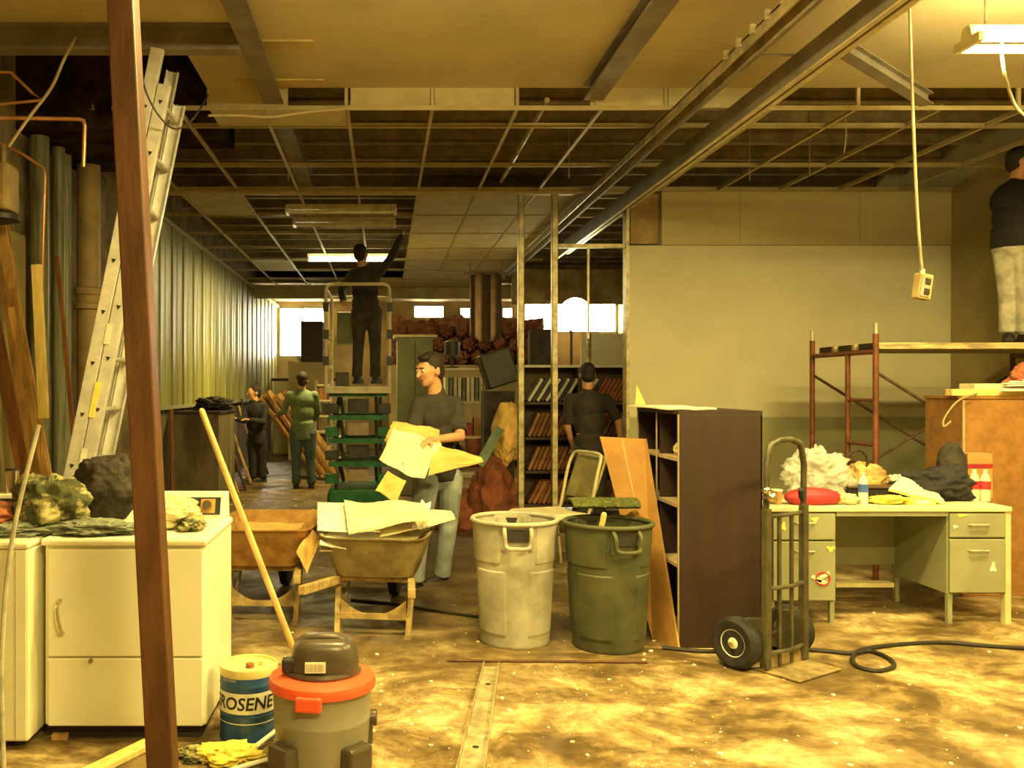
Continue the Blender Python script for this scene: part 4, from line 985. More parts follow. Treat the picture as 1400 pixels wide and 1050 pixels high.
# pink insulation heaps along the far wall
t = crate('platform', 'long dark platform carrying the pink insulation at the far end', 'platform', .1,3.4,17.6,19.0,0,1.95,'wallback')
for k in range(30):
    i, j = k%10, k//10; x = .35+.31*i+.15*(j%2); z = 2.11+.28*j-.04*((i*3)%2)*0
    if j == 2 and i % 4 == 1: continue
    o = MB().blob((x, 18.2, z), (.125,.27,.125), 60+k, .45, 4.2, 48, 30, None, .8).build('insulation_batt', 'pink')
    tag(o, 'crumpled pink insulation batt heaped at the far end under the small windows', 'insulation', 'pink insulation at the far end')
for k in range(7):
    x = .3+.48*k
    o = MB().blob((x, 17.1, .3), (.19,.25,.38+.12*(k%2)), 80+k, .25, 2.2, 28, 18, 0.001, .8).build('debris_mound', 'redrag' if k%2 else 'jacket')
    tag(o, 'reddish brown mound of torn material on the floor at the far end', 'debris', 'mounds at the far end')
def insf(u, v):
    x = .15+3.2*u; top = 2.95+.16*noise.noise(V((x*2.2,0,0)))+.10*noise.noise(V((x*6,3,0)))
    return V((x, 18.78+.10*noise.fractal(V((x*3,v*4,1)),1.,2.,3), 1.955+(top-1.955)*v))
g = MB(); g.grid(insf, 110, 40); g.sm = True; g.soft = True
o = g.build('insulation_blanket', 'pink', solid=.04); tag(o, 'wide ragged pink insulation blanket propped behind the batts at the far end', 'insulation')
# hanging dark duct/curtain
a = P(643,374,14.0); b = P(686,374,14.0)
t = thing('hanging_cloth', 'dark brown cloth panel hanging from the ceiling left of the studs', 'cloth', (a.x,14,a.z))
def hc(u, v): return V((a.x+(b.x-a.x)*u, 14.0+.05*math.sin(u*14), (a.z)-(.98+.12*math.sin(u*3.1)**2)*v))
g = MB(); g.grid(hc, 40, 12); g.sm = True; g.build('panel', 'duct', t, world=True, solid=.02)
MB().tube([(a.x-.1,14,a.z),(b.x+.1,14,a.z)], .02).tube([(a.x,14,a.z),(a.x,14,ZG)], .008).tube([(b.x,14,a.z),(b.x,14,ZG)], .008).build('hanging_bar', 'beamgrey', t, world=True)
# shelf with small things at x 600-665
t = thing('storage_rack', 'dim storage rack with pale stacked sheets behind the throwing man', 'rack', (P(632,0,11.5).x,11.5,0))
a, b = P(603,0,11.5).x, P(664,0,11.5).x
for z in (.35,.85,1.3,1.72): MB().bx(a,b,11.4,11.8,z,z+.03).build('shelf', 'liftwhite', t, world=True)
for xx in (a,b):
    for yy in (11.4,11.78): MB().bx(xx-.015,xx+.015,yy,yy+.02,0,1.78).build('post', 'beamgrey', t, world=True)
for k in range(9):
    x = a+.05+k*.055; o = MB().bx(x,x+.04,11.45,11.7,1.331,1.331+.30+.04*((k*3)%3)).build('file_folder', ('bookwhite','clothgrey','bookwhite')[k%3]); tag(o, 'pale file folder upright on the rack behind the throwing man', 'folder', 'folders on the storage rack')
for k in range(4):
    o = MB().bx(a+.03+.13*k,a+.13+.13*k,11.45,11.7,.881,.881+.16+.07*(k%2)).build('small_box', ('clothred','bookdark','redbag','booktan')[k]); tag(o, ('rust','dark','red','tan')[k]+' small box on the middle shelf of the storage rack', 'box')
t = thing('desk_fan', 'dark cylinder lamp standing on top of the storage rack', 'lamp', (P(618,0,11.6).x,11.6,1.751))
MB().lathe([(.09,0),(.09,.02),(.02,.03),(.02,.14)], seg=20).build('stand', 'black', t)
MB().lathe([(.06,.14),(.10,.17),(.10,.34),(.07,.36)], seg=20).build('shade', 'liftdark', t)
# black slanted machine and bagged things
t = thing('black_cabinet', 'black tilted box piled left of the left stud', 'box', (P(680,0,10.2).x,10.2,0))
g = MB().box((0,0,1.72), (.36,.4,.40), Matrix.Rotation(math.radians(-18),3,'Y')); g.build('box_body', 'black', t, bev=.02)
MB().bx(-.17,.17,-.18,.18,0,1.46).build('stand', 'jacket', t)
pile('sack', 'tan brown sack slumped against the left stud', 'sack', (P(690,0,10.0).x,9.85,1.0), (.16,.14,.34), 'cardorange', 50, .0, .25)
for k,(px,z,m_) in enumerate(((676,.36,'redrag'),(624,.22,'redrag'),(690,.16,'redrag'))):
    pile('tarp', ('reddish brown tarp heaped on the floor left of the studs, tallest fold','reddish tarp end lying behind the throwing man','rust cloth heaped at the foot of the left stud')[k], 'tarp', (P(px,0,9.4).x,(9.5,9.55,8.75)[k],z*.6), (.26,.20,z*1.3), m_, 52+k, .001, .3)
o = MB().beam(P(655,636,9.4), P(684,585,9.5), .10, .02, up=(0,1,0)).build('green_board', 'greenshirt'); tag(o, 'pale green board leaning on the sack left of the studs', 'board')

# binder shelves in the opening
SX0, SX1, SY = P(716,0,10.6).x, 2.98+.0, 10.6
t = thing('bookcase', 'long open bookcase full of binders seen through the studs', 'bookcase', (SX0,SY,0))
zs = [.08,.48,.88,1.30,1.74]
for z in zs: MB().bx(SX0,SX1,SY,SY+.32,z,z+.03).build('shelf', 'shelfm' if z < 1.7 else 'bookwhite', t, world=True)
for x in (SX0, (SX0+SX1)/2, SX1): MB().bx(x-.015,x+.015,SY,SY+.32,0,1.74).build('upright', 'shelfm', t, world=True)
MB().bx(SX0,SX1,SY+.31,SY+.32,.05,1.74).build('back_panel', 'shelfm', t, world=True)
random.seed(3)
proto = {}
def book(x, z, m_, w, h, tilt, lab, grp):
    key = (m_, w, h)
    if key not in proto:
        o = MB().bx(0,w,0,.24,0,h).build('binder', m_, bev=.003); proto[key] = o
    else: o = proto[key].copy(); C.objects.link(o)
    o.location = (x,SY+.03,z+.031+w*abs(math.sin(tilt))*(1 if tilt > 0 else 0)); o.rotation_euler = (0,tilt,0); tag(o, lab, 'binder', grp)
for row, (z, cols) in enumerate(((.08,('bookrust','booktan')),(.48,('bookrust','booktan')),(.88,('booktan','bookrust')),(1.30,('bookwhite','bookdark')))):
    for half in (0,1):
        x = (SX0,(SX0+SX1)/2)[half]+.05; xe = ((SX0+SX1)/2,SX1)[half]-.17
        k = 0
        while x < xe:
            if row == 3: m_ = ('bookwhite','bookdark')[k%2] if (half == 0 or k < 2) else 'bookrust'; w = .035; tilt = .55; h = .31
            else: m_ = cols[(k+row)%2]; w = .04; tilt = .42 if (k+row*3)%11 > 1 else .5; h = .30
            nm = {'bookwhite':'pale','bookdark':'dark','bookrust':'rust brown','booktan':'tan'}[m_]
            rn = ('lowest','second lowest','third','topmost')[row]
            book(x, z, m_, w, h, tilt, '%s binder leaning right on the %s bookcase shelf' % (nm, rn), '%s binders on the %s shelf' % (nm, rn))
            x += w/math.cos(tilt)+.012; k += 1
o = MB().bx(P(722,0,10.8).x,P(752,0,10.8).x,10.65,10.85,1.772,2.20).build('dark_monitor', 'jacket', bev=.02); tag(o, 'dark boxy equipment on top of the bookcase between the studs', 'equipment')
# pale panel behind at right + posts, added lamp for the window glare
struct('wall_inner', MB().bx(P(795,0,14).x,XR,14,14.1,0,2.35), 'wallwhite')
struct('wall_inner', MB().bx(P(700,0,16).x,XR,16,16.1,3.0,3.62), 'tile_dirty')
o = MB().tube([P(805,455,12.5),V((P(805,0,12.5).x,12.5,0))], .035).build('support_pole', 'stud'); tag(o, 'tan pole standing behind the man at the shelves', 'pole')
t = thing('glare_lamp', 'glaring round lamp added for the window glare behind the studs', 'lamp', (P(783,0,13.3).x,13.3,0))  # made-up lamp, takes the place of glare from the far window
MB().lathe([(.02,0),(.05,.04),(.20,.16),(.235,.20)], (0,.02,2.58), 32, Matrix.Rotation(PI/2,3,'X')).build('reflector', 'alu', t)
MB().lathe([(.24,0),(.24,.015)], (0,-.18,2.58), 40, Matrix.Rotation(PI/2,3,'X')).build('lens', mat('glare_lens', (1,1,.9), .5, emit=(1,.86,.45), estr=22), t)
MB().tube([(0,.1,0),(0,.1,2.58)], .018).build('pole', 'black', t)
for a_ in (0,2.1,4.2): MB().tube([(0,.1,.6),(.45*math.cos(a_),.1+.45*math.sin(a_),.02)], .012).build('leg', 'black', t)

# ------------------------------------------------------------------ chair
def chair():
    t = thing('metal_chair', 'tan metal office chair turned left behind the trash cans', 'chair', (1.34,7.35,0), math.radians(-72))
    # local: faces -y ; rz=-90deg turns facing to -x
    def seat(u, v):
        x = -.23+.46*u; y = -.26+.50*v
        return V((x, y, .45+.02*math.cos((u-.5)*PI)*0+.012*abs(u-.5)*2-.03*max(0,.12-v)/.12))
    g = MB(); g.grid(seat, 16, 16); g.build('seat', 'card', t, solid=.05, bev=.012)
    th = math.radians(20)
    def back(u, v):
        x = -.22+.44*u; z = .58+.36*v; y = .27+math.tan(th)*(z-.5)-.05*(1-(2*u-1)**2)*-1*.6
        return V((x, y, z))
    g = MB(); g.grid(back, 16, 12); g.sm = True; g.build('backrest', 'chairdark', t, solid=.02)
    for s in (-1,1):
        g = MB(); g.tube(smoothpts([(s*.22,.20,.44),(s*.235,.26,.50),(s*.24,.33,.80),(s*.225,.37,.92),(s*.17,.385,.955),(0,.39,.96)],5), .014, 8); g.build('back_frame', 'chair', t)
        for yy, y2 in ((-.2,-.24),(.2,.26)):
            MB().tube([(s*.2,yy,.43),(s*.23,y2,.0)], .012, 8).build('leg', 'chair', t)
    MB().tube([(-.21,-.21,.40),(.21,-.21,.40)], .01).tube([(-.215,.22,.25),(.215,.22,.25)], .01).build('stretcher', 'chair', t)
chair()

# ------------------------------------------------------------------ bookcase, leaning board
def dark_case():
    x0, x1, y0, y1, h = 1.70, 2.18, 5.14, 5.98, 1.345
    t = thing('bookshelf', 'dark brown open bookshelf standing side-on beside the hand truck', 'bookshelf', (1.94,5.55,0))
    MB().bx(x0,x1,y0,y0+.022,0,h).build('side_panel', 'brown', t, world=True, bev=.003)
    MB().bx(x0,x1,y1-.022,y1,0,h).build('side_panel', 'brown', t, world=True, bev=.003)
    MB().bx(x0+.02,x1,(y0+y1)/2-.01,(y0+y1)/2+.01,.05,h).build('divider', 'brown', t, world=True)
    MB().bx(x1-.01,x1,y0,y1,0,h).build('back_panel', 'brown', t, world=True)
    MB().bx(x0-.005,x1,y0,y1,h,h+.022).build('top', 'brown', t, world=True)
    for z in (.06,.45,.80,1.07): MB().bx(x0+.01,x1,y0+.02,y1-.02,z,z+.02).build('shelf', 'brownedge', t, world=True)
    for yy in (y0,y1-.022,(y0+y1)/2-.01): MB().bx(x0-.004,x0,yy,yy+.02,0,h).build('edge_strip', 'brownedge', t, world=True)
    sheet('torn_board', 'ragged pale board lying on top of the dark bookshelf', 'board', [V((x0-.06,y0+.05,h+.03)),V((x0+.22,y0+.03,h+.03)),V((x0+.28,y1-.1,h+.034)),V((x0-.08,y1-.05,h+.034))], 'card', .3, .004, 17, th=.008)
    o = MB().prism([(x0-.05,y1-.12,h+.045),(x0+.02,y1-.12,h+.045),(x0-.04,y1-.12,h+.17)], (0,.01,0)).build('board_shard', 'cardorange'); tag(o, 'pointed board shard standing at the far top corner of the dark bookshelf', 'board')
    pile('rag', 'small pale crumpled rag on an upper shelf of the dark bookshelf', 'rag', (x0+.12,5.40,1.13), (.06,.07,.05), 'clothcream', 71, 1.0905)
dark_case()
t = thing('hardboard_sheet', 'orange-brown hardboard panel with a tape stripe leaning by the dark bookshelf', 'panel', (1.68,5.2,0))
a, b, c, d = V((1.60,5.32,0)), V((1.685,5.10,0)), P(882,600,5.62), P(820,597,5.82)
g = MB(); n = (b-a).cross(d-a).normalized()*.012; g.hexa([a,b,c,d,a-n,b-n,c-n,d-n]) ; g.build('sheet', 'plytan', t, world=True)
g = MB(); m0, m1 = a.lerp(b,.5), d.lerp(c,.5); nn = n.normalized()*.0015
if nn.y > 0: nn = -nn
w = (b-a).normalized()*.010
q0 = m0.lerp(m1,.62)
if n.y > 0: off = nn-n*0
else: off = nn
g.hexa([q0-w+off,q0+w+off,m1+w+off,m1-w+off,q0-w+off*2,q0+w+off*2,m1+w+off*2,m1-w+off*2]); g.build('tape_stripe', 'tape', t, world=True)

# ------------------------------------------------------------------ hand truck
def truck():
    t = thing('hand_truck', 'olive steel hand truck with black tyres standing before the desk', 'hand truck', (2.155,4.79,0), math.radians(33))
    hx = .168; lean = .0
    g = MB(); H = 1.22
    pts = [(-hx,.02,.02),(-hx,.0,.98),(-hx+.005,.0,1.10),(-hx+.03,0,1.19),(-hx+.08,0,H-.012),(-.05,0,H),(.05,0,H),(hx-.08,0,H-.012),(hx-.03,0,1.19),(hx-.005,0,1.10),(hx,.0,.98),(hx,.02,.02)]
    g.tube(smoothpts(pts,3), .0165, 10); g.build('frame', 'truck', t)
    for s in (-1,1):
        MB().bx(s*hx-.024,s*hx+.024,-.016,.016,.02,.86).build('side_channel', 'truck', t, bev=.003)
        MB().hexa([(s*hx-.03,-.01,.05),(s*hx+.03,-.01,.05),(s*hx+.03,.19,.05),(s*hx-.03,.19,.05),(s*hx-.03,-.01,.29),(s*hx+.03,-.01,.29),(s*hx+.03,.13,.26),(s*hx-.03,.13,.26)]).build('axle_bracket', 'truck', t, bev=.004)
        R = Matrix.Rotation(PI/2,3,'Y')
        w = MB().lathe([(.07,-.03),(.09,-.042),(.118,-.044),(.134,-.03),(.139,0),(.134,.03),(.118,.044),(.09,.042),(.07,.03)], (s*(hx+.072),.13,.139), 40, R).build('wheel', 'rubber', t)
        MB().lathe([(.015,-.035),(.03,-.03),(.062,-.022),(.073,-.034),(.073,.034),(.062,.022),(.03,.03),(.015,.035)], (s*(hx+.072),.13,.139), 28, R).build('hub', 'cream', w)
    MB().tube([(-hx-.13,.13,.139),(hx+.13,.13,.139)], .011).build('axle', 'chrome', t)
    for x in (-.055,.055): MB().bx(x-.012,x+.012,-.006,.006,.02,.82).build('vertical_bar', 'truck', t)
    for z in (.82,.44,.10): MB().tube(smoothpts([(-hx,0,z),(0,-.03 if z < .8 else -.01,z),(hx,0,z)],4), .012, 8).build('cross_bar', 'truck', t)
    MB().bx(-.19,.19,-.20,.02,.003,.013).bx(-.19,.19,.0,.012,.013,.08).build('toe_plate', 'plate', t, bev=.003)
    g = MB(); g.tube([(-hx-.01,0,.92),(-hx-.03,-.05,.93)], .02, 10).ell((-hx-.045,-.06,.93), (.03,.03,.03)).ell((-hx-.055,-.035,.965), (.025,.025,.022)); g.build('grip_knob', 'chrome', t)
    MB().tube([(hx-.02,0,.90),(hx-.06,-.02,.95)], .015).build('latch', 'black', t)
truck()

# ------------------------------------------------------------------ desk and the things on it
DX0, DX1, DY0, DY1, DZ = 2.42, 3.98, 5.65, 6.32, .745
def desk():
    t = thing('steel_desk', 'grey-green steel tanker desk with two drawer pedestals', 'desk', ((DX0+DX1)/2,(DY0+DY1)/2,0))
    MB().bx(DX0,DX1,DY0,DY1,.712,DZ).build('top', 'desktop', t, world=True, bev=.006)
    for (x0, x1, zb, nm, sp) in ((2.46,2.87,.14,'left',.53),(3.58,3.95,.19,'right',.545)):
        MB().bx(x0,x1,DY0+.03,DY1-.02,zb,.712).build('pedestal', 'desk', t, world=True)
        for (z0, z1) in ((zb+.01,sp-.006),(sp+.006,.702)):
            d = MB().bx(x0+.008,x1-.008,DY0+.005,DY0+.03,z0,z1).build('drawer', 'desk', t, world=True, bev=.004)
            zc = z1-.07 if nm == 'right' else z1-.06; xc = (x0+x1)/2
            MB().tube([(xc-.06,DY0+.005,zc),(xc-.055,DY0-.015,zc),(xc+.055,DY0-.015,zc),(xc+.06,DY0+.005,zc)], .006, 8).build('handle', 'aludull', d, world=True)
    MB().bx(2.87,3.58,DY1-.06,DY1-.04,.26,.712).build('modesty_panel', 'desk', t, world=True)
    MB().bx(2.87,3.58,DY0+.01,DY0+.03,.685,.712).build('apron', 'desk', t, world=True)
    for x in (2.47,2.85,3.60,3.955):
        for yy in (DY0+.04,DY1-.05):
            if x == 3.955: MB().bx(x-.015,x+.022,yy-.03,yy+.01,0,.715).build('leg', 'chair', t, world=True)
            else: MB().bx(x-.014,x+.014,yy-.015,yy+.015,0,.20).build('leg', 'desk', t, world=True)
    MB().bx(3.1,3.5,DY1-.2,DY1-.12,.13,.16).build('foot_bar', 'chair', t, world=True)
    for (x, z, w, h, m_) in ((2.73,.665,.045,.03,'paint'),(2.83,.48,.05,.035,'paint'),(2.53,.62,.035,.05,'paint'),(3.66,.69,.06,.02,'paint'),(3.86,.36,.035,.06,'sticker'),(3.62,.62,.03,.02,'sticker')):
        MB().lathe([(.5,0),(.5,.002)], (0,0,0), 14)
        g = MB(); g.lathe([(1,0),(1,.002)], (x,DY0+.0045,z), 14, Matrix.Rotation(PI/2,3,'X') @ Matrix.Diagonal((w*.6,h*.6,1)).to_3x3(), fn=lambda a,zz: .8+.3*math.sin(a*3+x*9)); g.build('paint_splash' if m_ == 'paint' else 'sticker', m_, t, world=True)
    g = MB()
    for (x, z, a) in ((2.74,.29,.5),(2.79,.31,-.5),(2.77,.27,.2)): g.box((x,DY0+.002,z), (.07,.004,.022), Matrix.Rotation(a,3,'Y'))
    g.build('decal', 'sticker', t, world=True)
    g = MB(); g.tube([(2.78+.045*math.cos(k*PI/8),DY0+.001,.29+.04*math.sin(k*PI/8)) for k in range(16)], .005, 6, closed=True); g.build('decal_ring', 'labelred', t, world=True)
desk()
TZ = DZ+.001
def on(px, d): return (px-CX)*d/F
pile('plastic_bag', 'large crumpled clear plastic bag on the desk behind the hand truck', 'bag', (on(1118,6.02),6.02,.90), (.20,.12,.17), 'plastic', 90, TZ, .42, 4.0, .9)
pile('lunch_bag', 'red soft lunch bag on the desk in front of the plastic bag', 'bag', (on(1108,5.80),5.78,.79), (.19,.075,.065), 'redbag', 92, TZ, .1, 1.6, .2)
t = thing('drink_cup', 'small orange cup beside the red bag at the left end of the desk', 'cup', (on(1062,5.78),5.78,TZ))
MB().lathe([(.025,0),(.034,.085)], seg=20).build('cup', 'plytan', t); MB().lathe([(.036,.085),(.036,.095)], seg=20).build('lid', 'sticker', t)
pile('tan_handbag', 'tan leather bag with a looped strap at the back of the desk', 'bag', (on(1185,6.18),6.18,.86), (.13,.08,.12), 'tanbag', 94, TZ, .3, 2.4, .9)
hb = bpy.data.objects[-1] if False else [o for o in bpy.data.objects if o.name.startswith('tan_handbag')][0]
MB().tube(smoothpts([(on(1160,6.15),6.15,.90),(on(1155,6.15),6.15,1.0),(on(1170,6.15),6.15,1.07),(on(1184,6.15),6.15,1.03),(on(1186,6.15),6.15,.92)],5), .009, 8).build('strap', 'brown', hb, world=True)
t = thing('black_tray', 'black tray box under the tan leather bag strap on the desk', 'tray', (on(1190,5.98),5.98,TZ))
g = MB(); g.bx(-.17,.17,-.06,.06,0,.09); g.build('tray_body', 'black', t, bev=.01)
MB().bx(-.18,.18,-.07,.07,.088,.098).build('tray_lid', 'shelfm', t)
def bottle(label, px, d, h, r, body, lab, cap):
    t = thing('bottle', label, 'bottle', (on(px,d),d,TZ))
    MB().lathe([(r*.9,0),(r,.01),(r,h*.30),(r*.94,h*.34),(r,h*.38),(r,h*.66),(r*.75,h*.80),(r*.38,h*.90),(r*.38,h*.94)], seg=24).build('bottle_body', body, t)
    MB().lathe([(r*1.01,h*.38),(r*1.01,h*.64)], seg=24, cap0=False, cap1=False).build('label', lab, t)
    MB().lathe([(r*.42,h*.93),(r*.42,h)], seg=16).build('cap', cap, t)
bottle('clear water bottle with a blue label standing mid-desk', 1180, 5.80, .20, .030, 'bottle', 'labelblue', 'sticker')
bottle('red-labelled drink bottle at the right of the desk, the left one of the pair', 1332, 5.95, .21, .032, 'bottleliquid', 'labelred', 'sticker')
bottle('red-labelled drink bottle at the right of the desk, the right one of the pair', 1347, 5.93, .21, .032, 'bottleliquid', 'labelred', 'sticker')
pile('napkin', 'crumpled pale napkin on the desk left of the water bottle', 'napkin', (on(1158,5.78),5.78,.775), (.07,.05,.04), 'clothcream', 96, TZ, .4, 2.6)
pile('work_gloves', 'yellow work gloves lying on the desk right of the water bottle', 'gloves', (on(1215,5.80),5.80,.77), (.12,.07,.028), 'yellowcloth', 97, TZ, .35, 2.6)
t = thing('yellow_box', 'flat yellow packet on the desk beside the work gloves', 'packet', (on(1255,5.78),5.78,TZ), .1)
MB().bx(-.09,.09,-.05,.05,0,.04).build('packet_body', 'paint', t, bev=.004); MB().bx(-.05,.05,-.052,-.05,.008,.03).build('packet_label', 'sticker', t)
sheet('newspaper', 'folded newspaper propped against the black coat on the desk', 'newspaper', [V((on(1215,5.84),5.84,.83)),V((on(1292,5.76),5.76,.752)),V((on(1280,5.90),5.90,.80)),V((on(1232,5.96),5.96,.90))], 'paper', .05, .008, 30, th=.02)
pile('black_coat', 'black coat thrown in a heap on the right half of the desk', 'coat', (on(1280,6.02),6.02,.83), (.25,.14,.13), 'blackcloth', 98, TZ, .40, 3.2, .8)
pile('backpack', 'black backpack standing behind the coat near the brown cabinet', 'backpack', (on(1300,6.18),6.18,.93), (.10,.09,.19), 'jacket', 99, TZ, .2, 2.0, .4)
t = thing('cardboard_box', 'small cardboard box behind the red-labelled bottles', 'box', (on(1332,6.2),6.2,TZ))
MB().bx(-.09,.08,-.07,.07,0,.30).build('box_body', 'box', t); MB().bx(-.09,.08,-.072,-.07,.20,.23).build('tape', 'redbag', t)
pile('paper_scraps', 'white paper scraps beside the tan bag at the back of the desk', 'paper', (on(1228,6.22),6.22,.80), (.09,.06,.09), 'paper', 101, TZ, .4, 3)

# ------------------------------------------------------------------ brown cabinet at right, stuff on top
t = thing('brown_cabinet', 'orange-brown particle-board cabinet at the right edge behind the desk', 'cabinet', (4.8,6.6,0))
MB().bx(4.16,5.5,6.42,6.86,0,1.42).build('carcass', 'cabbrown', t, world=True, bev=.004)
MB().bx(4.15,5.51,6.41,6.87,1.42,1.44).build('top', 'cabbrown', t, world=True)
MB().bx(4.16,4.175,6.412,6.42,.02,1.41).build('edge_strip', 'brownedge', t, world=True)
o = MB().bx(4.10,5.0,6.44,6.52,1.441,1.49).build('lumber_piece', 'woodlight', bev=.004); tag(o, 'bright yellow lumber piece sticking out on top of the brown cabinet', 'board')
o = MB().bx(4.33,4.55,6.54,6.72,1.441,1.53).build('small_box', 'card', bev=.004); tag(o, 'small pale box on top of the brown cabinet', 'box')
for k in range(5):
    sheet('plaster_sheet', ('lowest','second','third','fourth','topmost')[k]+' white plaster scrap stacked at the edge of the brown cabinet top', 'plaster', [V((4.36+.05*k,6.36+.01*k,1.50+.013*k-.02*(k==0)+.0)),V((5.2,6.34,1.50+.013*k)),V((5.25,6.55,1.50+.013*k)),V((4.46+.04*k,6.50,1.505+.013*k))], 'cardwhite', .3, .006, 40+k, th=.006)
pile('helmet_bag', 'dark red and brown bundle on top of the brown cabinet', 'bundle', (4.95,6.74,1.56), (.25,.10,.13), 'clothred', 103, 1.441, .3)
pipe('cable', 'white looped wire hanging off the brown cabinet corner', smoothpts([V((4.27,6.45,1.447)),P(1335,538,6.38),P(1310,548,6.33),P(1292,570,6.33),P(1290,583,6.33),P(1300,576,6.34)],6), .006, 'cable', 'cable', 6)

# ------------------------------------------------------------------ scaffold
def scaffold():
    x0, x1 = 3.83, 5.62; ya, yb = 6.95, 7.98; zt = 1.80
    t = thing('scaffold', 'red tube scaffold with dark cross braces standing behind the desk', 'scaffold', ((x0+x1)/2,(ya+yb)/2,0))
    for x in (x0,x1):
        f = MB()
        for yy in (ya,yb): f.tube([(x,yy,0),(x,yy,zt+.12)], .022, 12)
        f.tube([(x,ya+.42,.3),(x,ya+.42,zt-.02)], .020, 12)
        f.tube([(x,ya,zt-.02),(x,yb,zt-.02)], .02, 10).tube([(x,ya,.35),(x,yb,.35)], .018, 10)
        for z in (.62,.90,1.05,1.40): f.tube([(x,ya,z),(x,ya+.42,z)], .015, 8)
        f.build('end_frame', 'scaf', t, world=True)
    for yy in (ya-.01,yb+.01):
        for (z0, z1) in ((1.62,.50),(.50,1.62)):
            MB().tube([(x0,yy,z0),(x1,yy,z1)], .013, 8).build('cross_brace', 'brace', t, world=True)
    for (x,yy) in ((x0,ya),(x0,yb),(x1,ya),(x1,yb)):
        MB().lathe([(.016,0),(.018,.09)], (x,yy,zt+.115), 10).build('coupling_pin', 'aludull', t, world=True)
scaffold()
pl = ['nearest','middle','farthest']
for k in range(3):
    yy = 7.0+.32*k
    t = thing('scaffold_plank', pl[k]+' worn plank of the three laid across the scaffold', 'plank', (4.7,yy+.14,1.80))
    MB().bx(3.86,5.72,yy,yy+.28,1.803,1.855).build('plank', 'plank', t, world=True, bev=.006)
    MB().bx(3.85,3.865,yy+.04,yy+.24,1.806,1.852).build('end_cap', 'brown', t, world=True)

# ------------------------------------------------------------------ hanging outlet box, wires
t = thing('pendant_outlet', 'electrical outlet box dangling on a long cord before the white wall', 'outlet', P(1261,392,5.6))
rp = P(1261,392,5.6)
MB().tube(smoothpts([P(1243,-25,5.0),P(1247,120,5.25),P(1252,250,5.45),P(1257,330,5.55),P(1261,374,5.6)],6), .009, 8).build('cord', 'rail', t, world=True)
R = Matrix.Rotation(math.radians(8),3,'Y') @ rotz(.3)
MB().box(rp, (.10,.06,.16), R).build('outlet_box', 'pipe', t, world=True, bev=.008)
f = MB().box(rp+V((0,-.032,0)), (.075,.008,.13), R).build('face_plate', 'beamgrey', t, world=True)
for s in (-1,1): MB().box(rp+R@V((0,-.038,.032*s)), (.04,.006,.035), R).build('socket', 'black', f, world=True)
MB().tube([rp+V((0,0,.08)),rp+V((0,0,.11))], .016).build('strain_relief', 'aludull', t, world=True)
pipe('cable', 'white flex hanging down from the glowing corner fixture', smoothpts([V((P(1370,78,4.6).x,4.6,3.31)),P(1370,78,4.6),P(1376,110,4.6),P(1392,150,4.9),P(1425,172,6.3)],6), .008, 'cable', 'cable', 6)
pipe('ceiling_wire', 'thin wire dangling from the open grid left of the outlet cord', smoothpts([P(1155,155,6.6),P(1157,180,6.6),P(1154,210,6.6)],5), .004, 'cable', 'wire', 6)
for (px, py, dd, L, lab) in ((1107,248,8.0,.25,'short hanger wire at the middle of the grid'),(1025,245,8.2,.3,'short hanger wire near the top of the white wall'),(778,240,8.1,.3,'short hanger wire left of the tracks'),(394,245,8.2,.3,'short hanger wire near the left beam')):
    p = P(px,py,dd); pipe('hanger_wire', lab, [(p.x,dd,3.4),(p.x,dd,4.1)], .005, 'cable', 'wire', 6)
t = thing('conduit', 'pale conduit running away above the open grid near the centre', 'conduit', (1.2,6.5,3.56))
MB().tube([(1.18,6.45,3.58),(1.18,9.0,3.58)], .02, 8).build('pipe', 'rail', t, world=True)
pipe('ceiling_wire', 'dropped pale wire sagging from the ladder hole along the grid edge', smoothpts([P(285,158,6.1),P(330,158,6.2),P(370,160,6.25),P(430,152,6.3),P(475,149,6.35)],5), .009, 'tbar', 'wire', 6)

# ------------------------------------------------------------------ floor things
a, b = ZF(672,912), ZF(645,1050)
t = thing('steel_stud', 'bent galvanised steel stud lying on the floor in the foreground', 'stud', ZF(660,960))
a = ZF(672,912); b = ZF(640,1075); d = (b-a); s = V((1,0,0))*.055
g = MB(); g.hexa([a-s*.75,a+s*.75,b+s,b-s,a-s*.75+V((0,0,.003)),a+s*.75+V((0,0,.003)),b+s+V((0,0,.003)),b-s+V((0,0,.003))])
for k in (-1,1):
    e = s*k; e0 = a+e*.75; e1 = b+e
    g.hexa([e0-s*.04,e0+s*.04,e1+s*.04,e1-s*.04,e0-s*.04+V((0,0,.03)),e0+s*.04+V((0,0,.03)),e1+s*.04+V((0,0,.03)),e1-s*.04+V((0,0,.03))])
g.build('channel', 'stud', t, world=True)
for q in (.2,.75):
    c = a.lerp(b,q)+V((0,0,.004)); MB().lathe([(.014,0),(.014,.001)], c, 14).build('punched_hole', 'darkgap', t, world=True)
o = MB().tube([ZF(612,905)+V((0,0,.008)), ZF(885,907)+V((0,0,.008))], .008, 8).build('steel_rod', 'rust'); tag(o, 'thin dark rod lying on the floor in front of the trash cans', 'rod')
pts = [ZF(x,y)+V((0,0,.012)) for x, y in ((905,888),(960,893),(1000,892),(1060,888),(1130,893),(1165,896),(1190,893),(1215,903),(1222,914),(1200,920),(1172,914),(1166,902),(1180,892),(1225,884),(1290,881),(1340,885),(1420,890),(1640,900))]
for k in range(9,14): pts[k].z += .006*(1 if k in (11,12) else 0)
o = MB().tube(smoothpts(pts,6), .0115, 8).build('rubber_hose', 'hose'); tag(o, 'black hose with one loop trailing across the floor to the right', 'hose')
